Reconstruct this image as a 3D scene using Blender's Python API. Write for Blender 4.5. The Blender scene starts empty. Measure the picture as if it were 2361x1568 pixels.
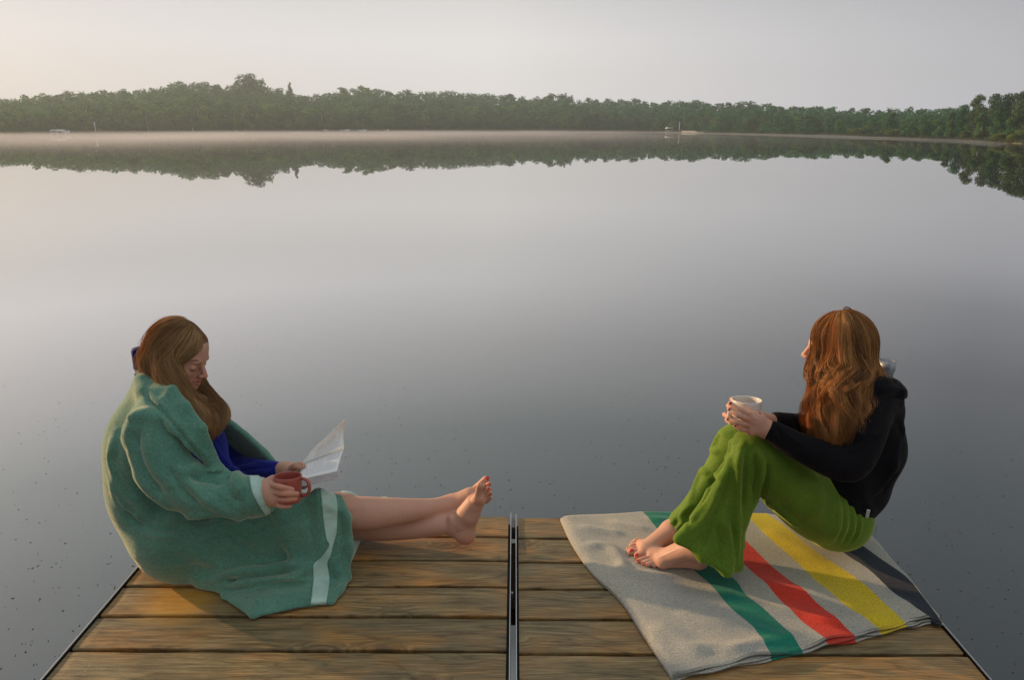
import bpy, math, random
import numpy as np
from mathutils import Vector, Matrix
from mathutils.bvhtree import BVHTree

S = bpy.context.scene
R = math.radians
# ---------------------------------------------------------------- camera
PITCH = R(16.2); YAW = R(0.22); CAMZ = 1.38; FPX = 1697.0      # focal length in pixels of a 2361 px wide picture
cam = bpy.data.cameras.new('camera'); cam_o = bpy.data.objects.new('camera', cam)
S.collection.objects.link(cam_o)
cam.sensor_width = 36.0; cam.lens = FPX / 2361 * 36
cam.clip_start = 0.05; cam.clip_end = 6000
cam_o.location = (0, 0, CAMZ)
cam_o.rotation_euler = (R(90) - PITCH, 0, YAW)
S.camera = cam_o
CAM = Vector((0, 0, CAMZ))
CM = cam_o.rotation_euler.to_matrix()

# ---------------------------------------------------------------- light, sky, exposure
SUN_AZ = -63.0      # degrees from straight ahead, negative to the left
SUN_EL = 12.0
sa, se = R(SUN_AZ), R(SUN_EL)
SUND = Vector((math.sin(sa) * math.cos(se), math.cos(sa) * math.cos(se), math.sin(se)))
sl = bpy.data.lights.new('sun', 'SUN'); sl.energy = 5.0; sl.angle = R(1.6); sl.color = (1.0, 0.68, 0.37)
so = bpy.data.objects.new('sun', sl); S.collection.objects.link(so)
so.rotation_euler = SUND.to_track_quat('Z', 'Y').to_euler()
so.location = SUND * 50

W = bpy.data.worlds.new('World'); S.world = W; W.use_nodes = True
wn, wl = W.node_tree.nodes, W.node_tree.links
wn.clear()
def N(nodes, t, **kw):
    n = nodes.new(t)
    for k, v in kw.items():
        setattr(n, k, v)
    return n
def ramp(nodes, stops, interp='LINEAR'):
    n = nodes.new('ShaderNodeValToRGB'); e = n.color_ramp; e.interpolation = interp
    while len(e.elements) < len(stops): e.elements.new(0.5)
    for el, (p, c) in zip(e.elements, stops):
        el.position = p; el.color = (*c, 1) if len(c) == 3 else c
    return n
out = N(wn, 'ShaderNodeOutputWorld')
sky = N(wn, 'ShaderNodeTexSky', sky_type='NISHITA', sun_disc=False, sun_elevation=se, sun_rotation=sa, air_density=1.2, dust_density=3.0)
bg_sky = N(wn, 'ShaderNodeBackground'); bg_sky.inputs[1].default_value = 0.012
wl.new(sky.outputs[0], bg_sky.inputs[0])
# hazy air: its brightness runs with height over the horizon and with the angle from the sun, plus unseen parts brightened for fill
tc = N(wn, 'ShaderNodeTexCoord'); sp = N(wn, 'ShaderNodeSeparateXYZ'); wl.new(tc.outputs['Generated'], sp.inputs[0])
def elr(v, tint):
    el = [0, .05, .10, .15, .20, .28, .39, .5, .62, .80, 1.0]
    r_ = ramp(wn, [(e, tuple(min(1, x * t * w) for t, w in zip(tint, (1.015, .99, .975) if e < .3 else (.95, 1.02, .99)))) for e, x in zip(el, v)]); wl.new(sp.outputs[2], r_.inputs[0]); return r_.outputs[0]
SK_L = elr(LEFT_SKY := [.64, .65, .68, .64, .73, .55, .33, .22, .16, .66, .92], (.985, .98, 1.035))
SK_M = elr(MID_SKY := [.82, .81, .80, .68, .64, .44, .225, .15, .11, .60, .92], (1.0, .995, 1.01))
SK_R = elr(RIGHT_SKY := [.60, .56, .49, .42, .27, .16, .10, .07, .05, .52, .88], (.96, .98, 1.08))  # the last stops lie overhead, out of view, brightened to add fill light
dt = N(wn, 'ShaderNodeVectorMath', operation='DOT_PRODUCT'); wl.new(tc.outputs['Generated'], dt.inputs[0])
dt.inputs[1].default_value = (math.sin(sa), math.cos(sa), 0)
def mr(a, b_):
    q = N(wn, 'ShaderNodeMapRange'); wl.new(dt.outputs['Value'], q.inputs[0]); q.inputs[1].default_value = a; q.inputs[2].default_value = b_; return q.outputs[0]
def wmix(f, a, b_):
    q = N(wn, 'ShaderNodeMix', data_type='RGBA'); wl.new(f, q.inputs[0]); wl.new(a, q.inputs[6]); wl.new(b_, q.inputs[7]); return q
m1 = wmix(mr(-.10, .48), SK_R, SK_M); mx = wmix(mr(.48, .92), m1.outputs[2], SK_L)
SK_B = elr([.50, .54, .58, .60, .62, .62, .62, .62, .62, .62, .62], (1.0, 1.0, 1.0)); mx = wmix(mr(-.35, -.85), mx.outputs[2], SK_B)  # unseen sky behind the camera, brightened as added fill for camera-facing sides
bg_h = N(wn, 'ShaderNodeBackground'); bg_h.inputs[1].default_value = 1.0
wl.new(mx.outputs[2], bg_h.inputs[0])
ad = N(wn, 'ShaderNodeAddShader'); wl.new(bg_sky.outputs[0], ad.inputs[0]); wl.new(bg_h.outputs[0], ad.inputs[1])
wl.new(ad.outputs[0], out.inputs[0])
S.view_settings.view_transform = 'Standard'; S.view_settings.look = 'None'
S.view_settings.exposure = 0.0; S.view_settings.gamma = 1.0; S.view_settings.use_curve_mapping = False
S.render.engine = 'CYCLES'
S.cycles.use_denoising = True
S.cycles.max_bounces = 6; S.cycles.transparent_max_bounces = 8; S.cycles.volume_bounces = 0
S.cycles.caustics_reflective = False; S.cycles.caustics_refractive = False

# ---------------------------------------------------------------- helpers
rng = np.random.default_rng(7); random.seed(7)
WZ = -0.55                                                       # lake level under the deck top
def ray(x, y):
    d = CM @ Vector(((x - 1180.5) / FPX, -(y - 784.0) / FPX, -1.0))
    return d
def Q(x, y, Z):                                                  # point seen at x, y whose distance ahead is Z
    d = ray(x, y); t = Z / d.y
    return np.array(CAM + d * t)
def G(x, y, h=0.0):                                              # point seen at x, y at height h
    d = ray(x, y); t = (h - CAMZ) / d.z
    return np.array(CAM + d * t)
def tag(o, label=None, cat=None, group=None, kind=None):
    if label: o['label'] = label
    if cat: o['category'] = cat
    if group: o['group'] = group
    if kind: o['kind'] = kind
    return o
def empty(name, loc, label, cat, group=None):
    o = bpy.data.objects.new(name, None); S.collection.objects.link(o); o.location = loc
    o.empty_display_size = 0.05
    return tag(o, label, cat, group)
def mk(name, V, F, mat, parent=None, smooth=True, at=None):
    """link a mesh; V are world coordinates, stored relative to the parent (or to at)"""
    me = bpy.data.meshes.new(name)
    V = np.asarray(V, dtype=np.float64).reshape(-1, 3)
    org = np.zeros(3)
    if parent is not None:
        p = parent
        while p is not None: org += np.array(p.location); p = p.parent
    elif at is not None: org = np.array(at, dtype=float)
    me.from_pydata((V - org).tolist(), [], [list(map(int, f)) for f in F] if not isinstance(F, np.ndarray) else F.tolist())
    if smooth: me.polygons.foreach_set('use_smooth', [True] * len(me.polygons))
    for m in (mat if isinstance(mat, (list, tuple)) else [mat]): me.materials.append(m)
    me.update()
    o = bpy.data.objects.new(name, me); S.collection.objects.link(o)
    if parent is not None: o.parent = parent
    elif at is not None: o.location = at
    return o
class MB:                                                        # collects simple shapes into one mesh
    def __init__(s): s.V = []; s.F = []
    def add(s, V, F):
        n = len(s.V); s.V += [tuple(v) for v in V]; s.F += [[i + n for i in f] for f in F]; return s
    def box(s, x0, x1, y0, y1, z0, z1):
        V = [(x, y, z) for z in (z0, z1) for y in (y0, y1) for x in (x0, x1)]
        return s.add(V, [(0, 2, 3, 1), (4, 5, 7, 6), (0, 1, 5, 4), (2, 6, 7, 3), (0, 4, 6, 2), (1, 3, 7, 5)])
    def tube(s, pts, rad, n=12, cap=True):
        pts = [Vector(p) for p in pts]; k = len(pts)
        rad = rad if isinstance(rad, (list, tuple)) else [rad] * k
        up = Vector((0, 0, 1)); rings = []; last = None
        for i, p in enumerate(pts):
            t = (pts[min(i + 1, k - 1)] - pts[max(i - 1, 0)]).normalized()
            if last is None:
                a = t.cross(up if abs(t.z) < .9 else Vector((1, 0, 0))).normalized()
            else: a = (last - t * last.dot(t)).normalized()
            last = a; b = t.cross(a)
            rings.append([p + (a * math.cos(q) + b * math.sin(q)) * rad[i] for q in [2 * math.pi * j / n for j in range(n)]])
        V = [v for r_ in rings for v in r_]
        F = [(i * n + j, i * n + (j + 1) % n, (i + 1) * n + (j + 1) % n, (i + 1) * n + j) for i in range(k - 1) for j in range(n)]
        if cap: F += [tuple(range(n))[::-1], tuple((k - 1) * n + j for j in range(n))]
        return s.add(V, F)
    def lathe(s, prof, c=(0, 0, 0), n=40, axis=None):
        M = Matrix.Identity(3) if axis is None else Vector((0, 0, 1)).rotation_difference(Vector(axis)).to_matrix()
        c = Vector(c); V = []
        for r_, z in prof:
            V += [c + M @ Vector((r_ * math.cos(2 * math.pi * j / n), r_ * math.sin(2 * math.pi * j / n), z)) for j in range(n)]
        F = [(i * n + j, i * n + (j + 1) % n, (i + 1) * n + (j + 1) % n, (i + 1) * n + j) for i in range(len(prof) - 1) for j in range(n)]
        return s.add(V, F)
    def build(s, name, mat, parent=None, smooth=False, at=None): return mk(name, s.V, s.F, mat, parent, smooth, at)

# --- materials
def mat(name, col=(.5, .5, .5), rough=.6, **kw):
    m = bpy.data.materials.new(name); m.use_nodes = True
    b = m.node_tree.nodes['Principled BSDF']
    b.inputs['Base Color'].default_value = (*col, 1); b.inputs['Roughness'].default_value = rough
    for k, v in kw.items(): b.inputs[k.replace('_', ' ')].default_value = v
    m['b'] = 0
    return m
def nt(m): return m.node_tree.nodes, m.node_tree.links, m.node_tree.nodes['Principled BSDF']
def noise(nodes, links, scale, detail=4, rough=.55, vec=None, dist=0.0):
    n = N(nodes, 'ShaderNodeTexNoise'); n.inputs['Scale'].default_value = scale; n.inputs['Detail'].default_value = detail
    n.inputs['Roughness'].default_value = rough; n.inputs['Distortion'].default_value = dist
    if vec is not None: links.new(vec, n.inputs['Vector'])
    return n
def mixc(nodes, links, fac, a, b, mode='MIX'):
    n = N(nodes, 'ShaderNodeMix', data_type='RGBA', blend_type=mode)
    for s_, v in ((0, fac), (6, a), (7, b)):
        if hasattr(v, 'links'): links.new(v, n.inputs[s_])
        elif isinstance(v, (int, float)): n.inputs[s_].default_value = v
        else: n.inputs[s_].default_value = (*v, 1)
    return n.outputs[2]
def bump(nodes, links, h, strength, dist, b):
    n = N(nodes, 'ShaderNodeBump'); n.inputs['Strength'].default_value = strength; n.inputs['Distance'].default_value = dist
    links.new(h, n.inputs['Height']); links.new(n.outputs[0], b.inputs['Normal']); return n
def mapping(nodes, links, scale, src='Object'):
    t = N(nodes, 'ShaderNodeTexCoord'); mp = N(nodes, 'ShaderNodeMapping'); mp.inputs['Scale'].default_value = scale
    links.new(t.outputs[src], mp.inputs[0]); return mp.outputs[0]
def cloth_mat(name, c1, c2, sheen=.3, grain=900, gstr=.35, tint=(1, 1, 1), big=9, rough=.95, wr=None):
    m = mat(name, c1, rough); n, l, b = nt(m)
    v = mapping(n, l, (1, 1, 1))
    a = noise(n, l, big, 5, vec=v); g = noise(n, l, grain * .35, 3, .7, vec=v); h = noise(n, l, grain, 2, .7, vec=v)
    r0 = ramp(n, [(.35, (0, 0, 0)), (.65, (1, 1, 1))]); l.new(a.outputs[0], r0.inputs[0])
    c = mixc(n, l, r0.outputs[0], c1, c2)
    r1 = ramp(n, [(.3, (.74, .74, .74)), (.7, (1.22, 1.22, 1.22))]); l.new(g.outputs[0], r1.inputs[0])
    c = mixc(n, l, 1.0, c, r1.outputs[0], 'MULTIPLY'); l.new(c, b.inputs['Base Color'])
    b.inputs['Sheen Weight'].default_value = sheen; b.inputs['Sheen Roughness'].default_value = .45; b.inputs['Sheen Tint'].default_value = (*tint, 1)
    b.inputs['Specular IOR Level'].default_value = .15
    bp = bump(n, l, g.outputs[0], gstr, .004, b)
    if wr:                                                       # soft wrinkles running one way
        q = N(n, 'ShaderNodeMapping'); q.inputs['Rotation'].default_value = wr[0]; q.inputs['Scale'].default_value = wr[1]; l.new(v, q.inputs[0])
        w_ = noise(n, l, 1.0, 3, .5, vec=q.outputs[0], dist=.6); b2 = N(n, 'ShaderNodeBump'); b2.inputs['Strength'].default_value = wr[2]; b2.inputs['Distance'].default_value = wr[3]
        l.new(w_.outputs[0], b2.inputs['Height']); l.new(b2.outputs[0], bp.inputs['Normal'])
    return m

# --- implicit surfaces: shapes are blended in a grid and meshed
def p_cone(a, b, ra, rb, k=.02, flat=None):
    a, b = np.array(a, float), np.array(b, float); rm = max(ra, rb)
    def f(P):
        ba = b - a; pa = P - a
        if flat is not None:
            n_, s_ = np.array(flat[0], float), flat[1]; n_ = n_ / np.linalg.norm(n_)
            t = np.clip((pa @ ba) / max(ba @ ba, 1e-9), 0, 1)
            q = pa - t[..., None] * ba; c = q @ n_
            q = q + (c * (1 / s_ - 1))[..., None] * n_
            return (np.sqrt((q * q).sum(-1)) - (ra + (rb - ra) * t)) * min(1, (1 + s_) / 2)
        t = np.clip((pa @ ba) / max(ba @ ba, 1e-9), 0, 1); q = pa - t[..., None] * ba
        return np.sqrt((q * q).sum(-1)) - (ra + (rb - ra) * t)
    return (f, np.minimum(a, b) - rm, np.maximum(a, b) + rm, k)
def p_ell(c, r, M=None, k=.02):
    c = np.array(c, float); r = np.array(r, float); M = np.eye(3) if M is None else np.array(M)      # rows are the axes
    e = np.abs(M.T) @ r
    def f(P):
        q = (P - c) @ M.T; k0 = np.sqrt(((q / r) ** 2).sum(-1)) + 1e-9; k1 = np.sqrt(((q / r ** 2) ** 2).sum(-1)) + 1e-9
        return k0 * (k0 - 1) / k1
    return (f, c - e, c + e, k)
def p_tri(a, b, c, r, k=.02):
    a, b, c = (np.array(v, float) for v in (a, b, c))
    def f(P):
        ba, cb, ac = b - a, c - b, a - c; nr = np.cross(ba, ac)
        pa, pb, pc = P - a, P - b, P - c
        def seg(e, p):
            t = np.clip((p @ e) / (e @ e), 0, 1); q = p - t[..., None] * e; return (q * q).sum(-1)
        ins = (np.sign(pa @ np.cross(ba, nr)) + np.sign(pb @ np.cross(cb, nr)) + np.sign(pc @ np.cross(ac, nr))) < 2
        d = np.where(ins, np.minimum(np.minimum(seg(ba, pa), seg(cb, pb)), seg(ac, pc)), (pa @ nr) ** 2 / (nr @ nr))
        return np.sqrt(d) - r
    return (f, np.minimum(np.minimum(a, b), c) - r, np.maximum(np.maximum(a, b), c) + r, k)
def chain(pts, rad, k=.02, flat=None, lin=False):
    """one smooth tube through the points"""
    n = 5 * (len(pts) - 1) + 1; A_ = np.array([list(p) + [r_] for p, r_ in zip(pts, rad)], float)
    if lin: n = len(pts); C = A_
    else: C = spline(A_, n)
    lo, hi = C[:, :3].min(0) - C[:, 3].max(), C[:, :3].max(0) + C[:, 3].max()
    def f(P):
        sh = P.shape[:-1]; X = P.reshape(-1, 3).astype(np.float32); best = np.full(len(X), 9.0, np.float32)
        for i in range(n - 1):
            a = C[i, :3].astype(np.float32); ba = (C[i + 1, :3] - C[i, :3]).astype(np.float32); q = X - a; t = np.clip((q @ ba) / max(float(ba @ ba), 1e-9), 0, 1); q -= t[:, None] * ba
            np.minimum(best, np.sqrt(np.einsum('ij,ij->i', q, q)) - (C[i, 3] + (C[i + 1, 3] - C[i, 3]) * t).astype(np.float32), out=best)
        return best.reshape(sh)
    return [(f, lo, hi, k)]
def sub(p): return (p[0], p[1], p[2], -p[3])
def lower_cut(h): return ('zmin', h)
def nets(F, org, h):
    s = F < 0
    m = s[:-1, :-1, :-1].astype(np.int8)
    for d in [(0, 0, 1), (0, 1, 0), (0, 1, 1), (1, 0, 0), (1, 0, 1), (1, 1, 0), (1, 1, 1)]:
        m = m + s[d[0]:s.shape[0] - 1 + d[0], d[1]:s.shape[1] - 1 + d[1], d[2]:s.shape[2] - 1 + d[2]]
    act = np.argwhere((m > 0) & (m < 8)); i, j, k = act.T
    cs = [(a, b, c) for a in (0, 1) for b in (0, 1) for c in (0, 1)]
    v = np.stack([F[i + a, j + b, k + c] for a, b, c in cs], 1)
    acc = np.zeros((len(act), 3)); cnt = np.zeros(len(act))
    for p in range(8):
        for q in range(p + 1, 8):
            df = [cs[q][t] - cs[p][t] for t in range(3)]
            if sum(abs(x) for x in df) != 1: continue
            cr = (v[:, p] < 0) != (v[:, q] < 0)
            t = np.where(cr, v[:, p] / np.where(cr, v[:, p] - v[:, q], 1), 0)
            pos = np.array(cs[p])[None, :] + t[:, None] * np.array(df)[None, :]
            acc += pos * cr[:, None]; cnt += cr
    V = (act + acc / cnt[:, None]) * h + org
    idx = np.full(m.shape, -1, np.int32); idx[i, j, k] = np.arange(len(act))
    Fs = []
    for ax in range(3):
        sl0 = [slice(None)] * 3; sl1 = [slice(None)] * 3; sl0[ax] = slice(0, -1); sl1[ax] = slice(1, None)
        a0, a1 = s[tuple(sl0)], s[tuple(sl1)]
        e = np.argwhere(a0 != a1)
        o1, o2 = [t for t in range(3) if t != ax]
        ok = (e[:, o1] > 0) & (e[:, o2] > 0) & (e[:, o1] < s.shape[o1] - 1) & (e[:, o2] < s.shape[o2] - 1); e = e[ok]
        def g(d1, d2):
            t = e.copy(); t[:, o1] -= d1; t[:, o2] -= d2; return idx[t[:, 0], t[:, 1], t[:, 2]]
        q = np.stack([g(1, 1), g(0, 1), g(0, 0), g(1, 0)], 1)
        fl = a0[e[:, 0], e[:, 1], e[:, 2]]
        if ax == 1: fl = ~fl
        q[~fl] = q[~fl][:, ::-1]
        Fs.append(q)
    return V, np.concatenate(Fs)
def field(prims, h, pad=None, zmin=None):
    pr = [p for p in prims]
    lo = np.min([p[1] for p in pr if p[3] > 0], 0) - 4 * h - .02; hi = np.max([p[2] for p in pr if p[3] > 0], 0) + 4 * h + .02
    n = np.ceil((hi - lo) / h).astype(int) + 1
    F = np.full(tuple(n), .05, np.float32)
    ax = [lo[t] + h * np.arange(n[t]) for t in range(3)]
    for f, a, b, k in pr:
        kk = abs(k) + 3 * h
        i0 = np.clip(np.floor((a - kk - lo) / h).astype(int), 0, n - 1); i1 = np.clip(np.ceil((b + kk - lo) / h).astype(int) + 1, 1, n)
        if np.any(i1 <= i0): continue
        P = np.stack(np.meshgrid(*[ax[t][i0[t]:i1[t]] for t in range(3)], indexing='ij'), -1)
        d = f(P); sl = tuple(slice(i0[t], i1[t]) for t in range(3)); c = F[sl]; ka = abs(k) + 1e-6
        if k > 0:
            hh = np.clip(ka - np.abs(c - d), 0, None) / ka; F[sl] = np.minimum(c, d) - hh * hh * ka * .25
        else:
            d = -d; hh = np.clip(ka - np.abs(c - d), 0, None) / ka; F[sl] = np.maximum(c, d) + hh * hh * ka * .25
    if zmin is not None:
        cut = (zmin - ax[2])[None, None, :]; F = np.maximum(F, cut.astype(np.float32))
    return F, lo
def normals(V, F):
    a, b, c, d = (V[F[:, t]] for t in range(4)); n = np.cross(c - a, d - b)
    o = np.zeros_like(V)
    for t in range(4): np.add.at(o, F[:, t], n)
    return o / (np.linalg.norm(o, axis=1, keepdims=True) + 1e-12)
def relax(V, F, it=1, w=.5):
    e = np.concatenate([F[:, [0, 1]], F[:, [1, 2]], F[:, [2, 3]], F[:, [3, 0]]]); e = np.concatenate([e, e[:, ::-1]])
    cnt = np.bincount(e[:, 0], minlength=len(V))[:, None]
    for _ in range(it):
        s_ = np.stack([np.bincount(e[:, 0], weights=V[e[:, 1], t], minlength=len(V)) for t in range(3)], 1)
        V = V * (1 - w) + w * s_ / np.maximum(cnt, 1)
    return V
def solid(prims, h, it=1, zmin=None):
    F, lo = field(prims, h, zmin=zmin); V, Q_ = nets(F, lo, h)
    return relax(V, Q_, it), Q_
def bvh(V, F): return BVHTree.FromPolygons(V.tolist(), F.tolist())
def proj(P):
    q = CM.transposed() @ (Vector(P) - CAM); return (1180.5 + FPX * q.x / -q.z, 784.0 - FPX * q.y / -q.z)
def hit(tree, x, y, zref=2.15):
    d = ray(x, y).normalized(); r = tree.ray_cast(CAM, d)
    if r[0] is not None: return np.array(r[0]), np.array(r[1])
    r = tree.find_nearest(Vector(Q(x, y, zref))); return np.array(r[0]), np.array(r[1])
def spline(pts, n):
    """Catmull-Rom through pts (k, m) sampled at n points"""
    P = np.array(pts, float); k = len(P)
    if k == 2: t = np.linspace(0, 1, n)[:, None]; return P[0] * (1 - t) + P[1] * t
    E = np.vstack([2 * P[0] - P[1], P, 2 * P[-1] - P[-2]]); u = np.linspace(0, k - 1, n); i = np.minimum(u.astype(int), k - 2); t = (u - i)[:, None]
    a, b, c, d = E[i], E[i + 1], E[i + 2], E[i + 3]
    return .5 * (2 * b + (c - a) * t + (2 * a - 5 * b + 4 * c - d) * t ** 2 + (3 * b - a - 3 * c + d) * t ** 3)
def strokes(V, F, lst, zref=2.15):
    """press folds and creases into a mesh: each is (points seen from the front, width, height)"""
    tree = bvh(V, F); Nn = normals(V, F); D = np.zeros(len(V))
    for pts, w, h in lst:
        xy = spline(pts, max(2, len(pts) * 5)); L = []
        for x, y in xy: L.append(hit(tree, x, y, zref)[0])
        L = np.array(L); lo, hi = L.min(0) - w, L.max(0) + w
        sel = np.where(np.all((V > lo) & (V < hi), axis=1))[0]
        if not len(sel): continue
        P = V[sel]; best = np.full(len(sel), 1e9); tb = np.zeros(len(sel)); m = len(L) - 1
        for i in range(m):
            e = L[i + 1] - L[i]; t = np.clip(((P - L[i]) @ e) / max(e @ e, 1e-12), 0, 1)
            d = np.linalg.norm(P - L[i] - t[:, None] * e, axis=1); c = d < best; best[c] = d[c]; tb[c] = (i + t[c]) / m
        pr = (np.clip(1 - (best / w) ** 2, 0, 1) ** 2 if h > 0 else np.clip(1 - best / w, 0, 1) ** 1.5) * np.clip(np.minimum(tb, 1 - tb) * 5 + .25, 0, 1)
        D[sel] += h * pr
    return V + Nn * D[:, None]
def patch(tree, left, right, nu, nv, off=.002, thick=.0012, zref=2.15):
    """thin sheet lying on a surface between two edge lines"""
    Ls, Rs = spline(left, nv), spline(right, nv); top = []; bot = []
    for a, b in zip(Ls, Rs):
        for u in np.linspace(0, 1, nu):
            p, n_ = hit(tree, *(a * (1 - u) + b * u), zref)
            top.append(p + n_ * off); bot.append(p + n_ * (off - thick))
    V = np.array(top + bot); m = nu * nv; F = []
    g = lambda i, j: i * nu + j
    for i in range(nv - 1):
        for j in range(nu - 1):
            q = [g(i, j), g(i + 1, j), g(i + 1, j + 1), g(i, j + 1)]; F.append(q); F.append([t + m for t in q[::-1]])
    for i in range(nv - 1):
        F.append([g(i, 0), g(i, 0) + m, g(i + 1, 0) + m, g(i + 1, 0)]); F.append([g(i, nu - 1), g(i + 1, nu - 1), g(i + 1, nu - 1) + m, g(i, nu - 1) + m])
    for j in range(nu - 1):
        F.append([g(0, j), g(0, j + 1), g(0, j + 1) + m, g(0, j) + m]); F.append([g(nv - 1, j), g(nv - 1, j) + m, g(nv - 1, j + 1) + m, g(nv - 1, j + 1)])
    return V, F
def lerp_tab(tab, x):
    xs, ys = zip(*tab); return float(np.interp(x, xs, ys))
# ---------------------------------------------------------------- lake
wm = mat('lake_water', (.016, .024, .026), .6); n, l, b = nt(wm); b.inputs['Specular IOR Level'].default_value = 0
tg = N(n, 'ShaderNodeTexCoord')
mp = N(n, 'ShaderNodeMapping'); mp.inputs['Scale'].default_value = (.35, 1.0, 1); l.new(tg.outputs['Object'], mp.inputs[0])
a = noise(n, l, .9, 3, .5, vec=mp.outputs[0]); bp = bump(n, l, a.outputs[0], .03, .012, b)
gl = N(n, 'ShaderNodeBsdfGlossy'); gl.inputs['Roughness'].default_value = .008; l.new(bp.outputs[0], gl.inputs['Normal'])
fr_ = N(n, 'ShaderNodeFresnel'); fr_.inputs[0].default_value = 1.33; pw = N(n, 'ShaderNodeMath', operation='POWER'); l.new(fr_.outputs[0], pw.inputs[0]); pw.inputs[1].default_value = .07
ms = N(n, 'ShaderNodeMixShader'); l.new(pw.outputs[0], ms.inputs[0]); l.new(b.outputs[0], ms.inputs[1]); l.new(gl.outputs[0], ms.inputs[2]); l.new(ms.outputs[0], n['Material Output'].inputs[0])
xs = np.concatenate([-np.geomspace(1500, 3, 24), [0], np.geomspace(3, 1500, 24)])
V = [(x, y, WZ) for y in xs for x in xs]; k = len(xs)
F = [(j * k + i, j * k + i + 1, (j + 1) * k + i + 1, (j + 1) * k + i) for j in range(k - 1) for i in range(k - 1)]
tag(mk('water', V, F, wm, smooth=False), kind='structure')

# far shoreline, read from left to right; beyond the picture it closes round the bay
WL = [(-1500, 322), (-700, 318), (-250, 315), (0, 312), (300, 308.5), (700, 305.5), (1100, 303.5), (1500, 304), (1700, 308), (1900, 313), (2050, 317.5), (2200, 322.5), (2361, 331), (2700, 360), (3300, 430)]
SKY = [(-1500, 238), (-700, 232), (-100, 224), (0, 221), (60, 219), (130, 214), (200, 209), (240, 203), (300, 203), (330, 200), (390, 193), (440, 185), (500, 189), (540, 193), (600, 196), (650, 198), (705, 214), (720, 217), (760, 210), (800, 204), (840, 198), (880, 205), (1000, 207), (1060, 207), (1100, 212), (1160, 212), (1200, 218), (1250, 219), (1300, 216), (1330, 221), (1500, 230), (1600, 228), (1640, 231), (1700, 234), (1800, 240), (1850, 245), (1900, 243), (1940, 250), (2000, 249), (2100, 249), (2200, 247), (2361, 245), (2700, 230), (3300, 240)]
def horiz(x, y):
    d = ray(x, y); hl = math.hypot(d.x, d.y); return d.x / hl, d.y / hl, d.z / hl
HD = [(math.atan2(horiz(x, 300)[0], horiz(x, 300)[1]), x) for x in range(-1500, 3301, 20)]
def shore_r(x):
    p = G(x, lerp_tab(WL, x), WZ); return math.hypot(p[0], p[1])
def col(x):
    dx, dy, _ = horiz(x, 300); return dx, dy
OFFS = [0, 6, 14, 26, 42, 62, 86, 115]
def top_y(x, off):                     # picture height of the tree tops of a row this far behind the water's edge
    t = min(1, off / 86); wl_, sk = lerp_tab(WL, x), lerp_tab(SKY, x)
    return wl_ + (sk - wl_) * (0.50 + .50 * t ** .8)
def tree_h(off): return 4.2 + 3.0 * min(1, off / 30)
def gz(x, off):
    if off <= 2: return WZ + off * .12
    r_ = shore_r(x) + off; zt = CAMZ + r_ * horiz(x, top_y(x, off))[2]
    return max(WZ + .25, min(zt - tree_h(off) * r_ / 230 * 1.0, WZ + .3 + off * .3))
gm = mat('shore_soil', (.11, .105, .055), .95); n, l, b = nt(gm)
a = noise(n, l, .25, 5, vec=mapping(n, l, (1, 1, 1))); rr = ramp(n, [(.35, (.06, .075, .03)), (.6, (.13, .12, .06)), (.75, (.19, .16, .09))]); l.new(a.outputs[0], rr.inputs[0]); l.new(rr.outputs[0], b.inputs['Base Color'])
GX = list(range(-1500, 3301, 30)); GO = [-1.5, -.6, 0, .8, 2, 4, 8, 14, 26, 42, 62, 86, 115, 180, 400]
V = []; F = []
for i, x in enumerate(GX):
    dx, dy = col(x); r0 = shore_r(x) + .35 * math.sin(i * 1.7) + .3 * math.sin(i * .63)
    for o_ in GO:
        z = WZ - .3 if o_ < -1 else WZ - .1 if o_ < 0 else WZ + .03 if o_ == 0 else WZ + .16 if o_ < 1 else gz(x, min(o_, 115)) - (0 if o_ < 120 else 3)
        V.append((dx * (r0 + o_), dy * (r0 + o_), z))
k = len(GO)
F = [(i * k + j, (i + 1) * k + j, (i + 1) * k + j + 1, i * k + j + 1) for i in range(len(GX) - 1) for j in range(k - 1)]
tag(mk('shore', V, F, gm), kind='structure')
# the bare lake bed a couple of metres down closes the ground
tag(mk('lake_bed', [(-1500, -1500, WZ - 2.5), (1500, -1500, WZ - 2.5), (1500, 1500, WZ - 2.5), (-1500, 1500, WZ - 2.5)], [(0, 1, 2, 3)], gm), kind='structure')

# ---------------------------------------------------------------- trees
def leaf_mat(name, c1, c2, c3):
    m = mat(name, c1, .75); n, l, b = nt(m)
    oi = N(n, 'ShaderNodeObjectInfo'); ge = N(n, 'ShaderNodeNewGeometry')
    rr = ramp(n, [(0, c1), (.45, c2), (.8, c3), (1, c2)]); l.new(oi.outputs['Random'], rr.inputs[0])
    v = noise(n, l, .16, 2, vec=ge.outputs['Position']); r2 = ramp(n, [(.32, (.6, .72, .62)), (.5, (1, 1, 1)), (.7, (1.5, 1.28, .85))]); l.new(v.outputs[0], r2.inputs[0])
    c = mixc(n, l, 1.0, rr.outputs[0], r2.outputs[0], 'MULTIPLY')
    r3 = ramp(n, [(0, (.65, .65, .65)), (1, (1.35, 1.35, 1.3))]); l.new(ge.outputs['Random Per Island'], r3.inputs[0])
    c = mixc(n, l, 1.0, c, r3.outputs[0], 'MULTIPLY'); l.new(c, b.inputs['Base Color'])
    tr = N(n, 'ShaderNodeBsdfTranslucent'); l.new(c, tr.inputs[0]); ms = N(n, 'ShaderNodeMixShader'); ms.inputs[0].default_value = .3
    b.inputs['Specular IOR Level'].default_value = .2
    l.new(b.outputs[0], ms.inputs[1]); l.new(tr.outputs[0], ms.inputs[2]); l.new(ms.outputs[0], n['Material Output'].inputs[0]); return m
LM = leaf_mat('broadleaf', (.045, .17, .07), (.11, .235, .07), (.04, .14, .078))
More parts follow.
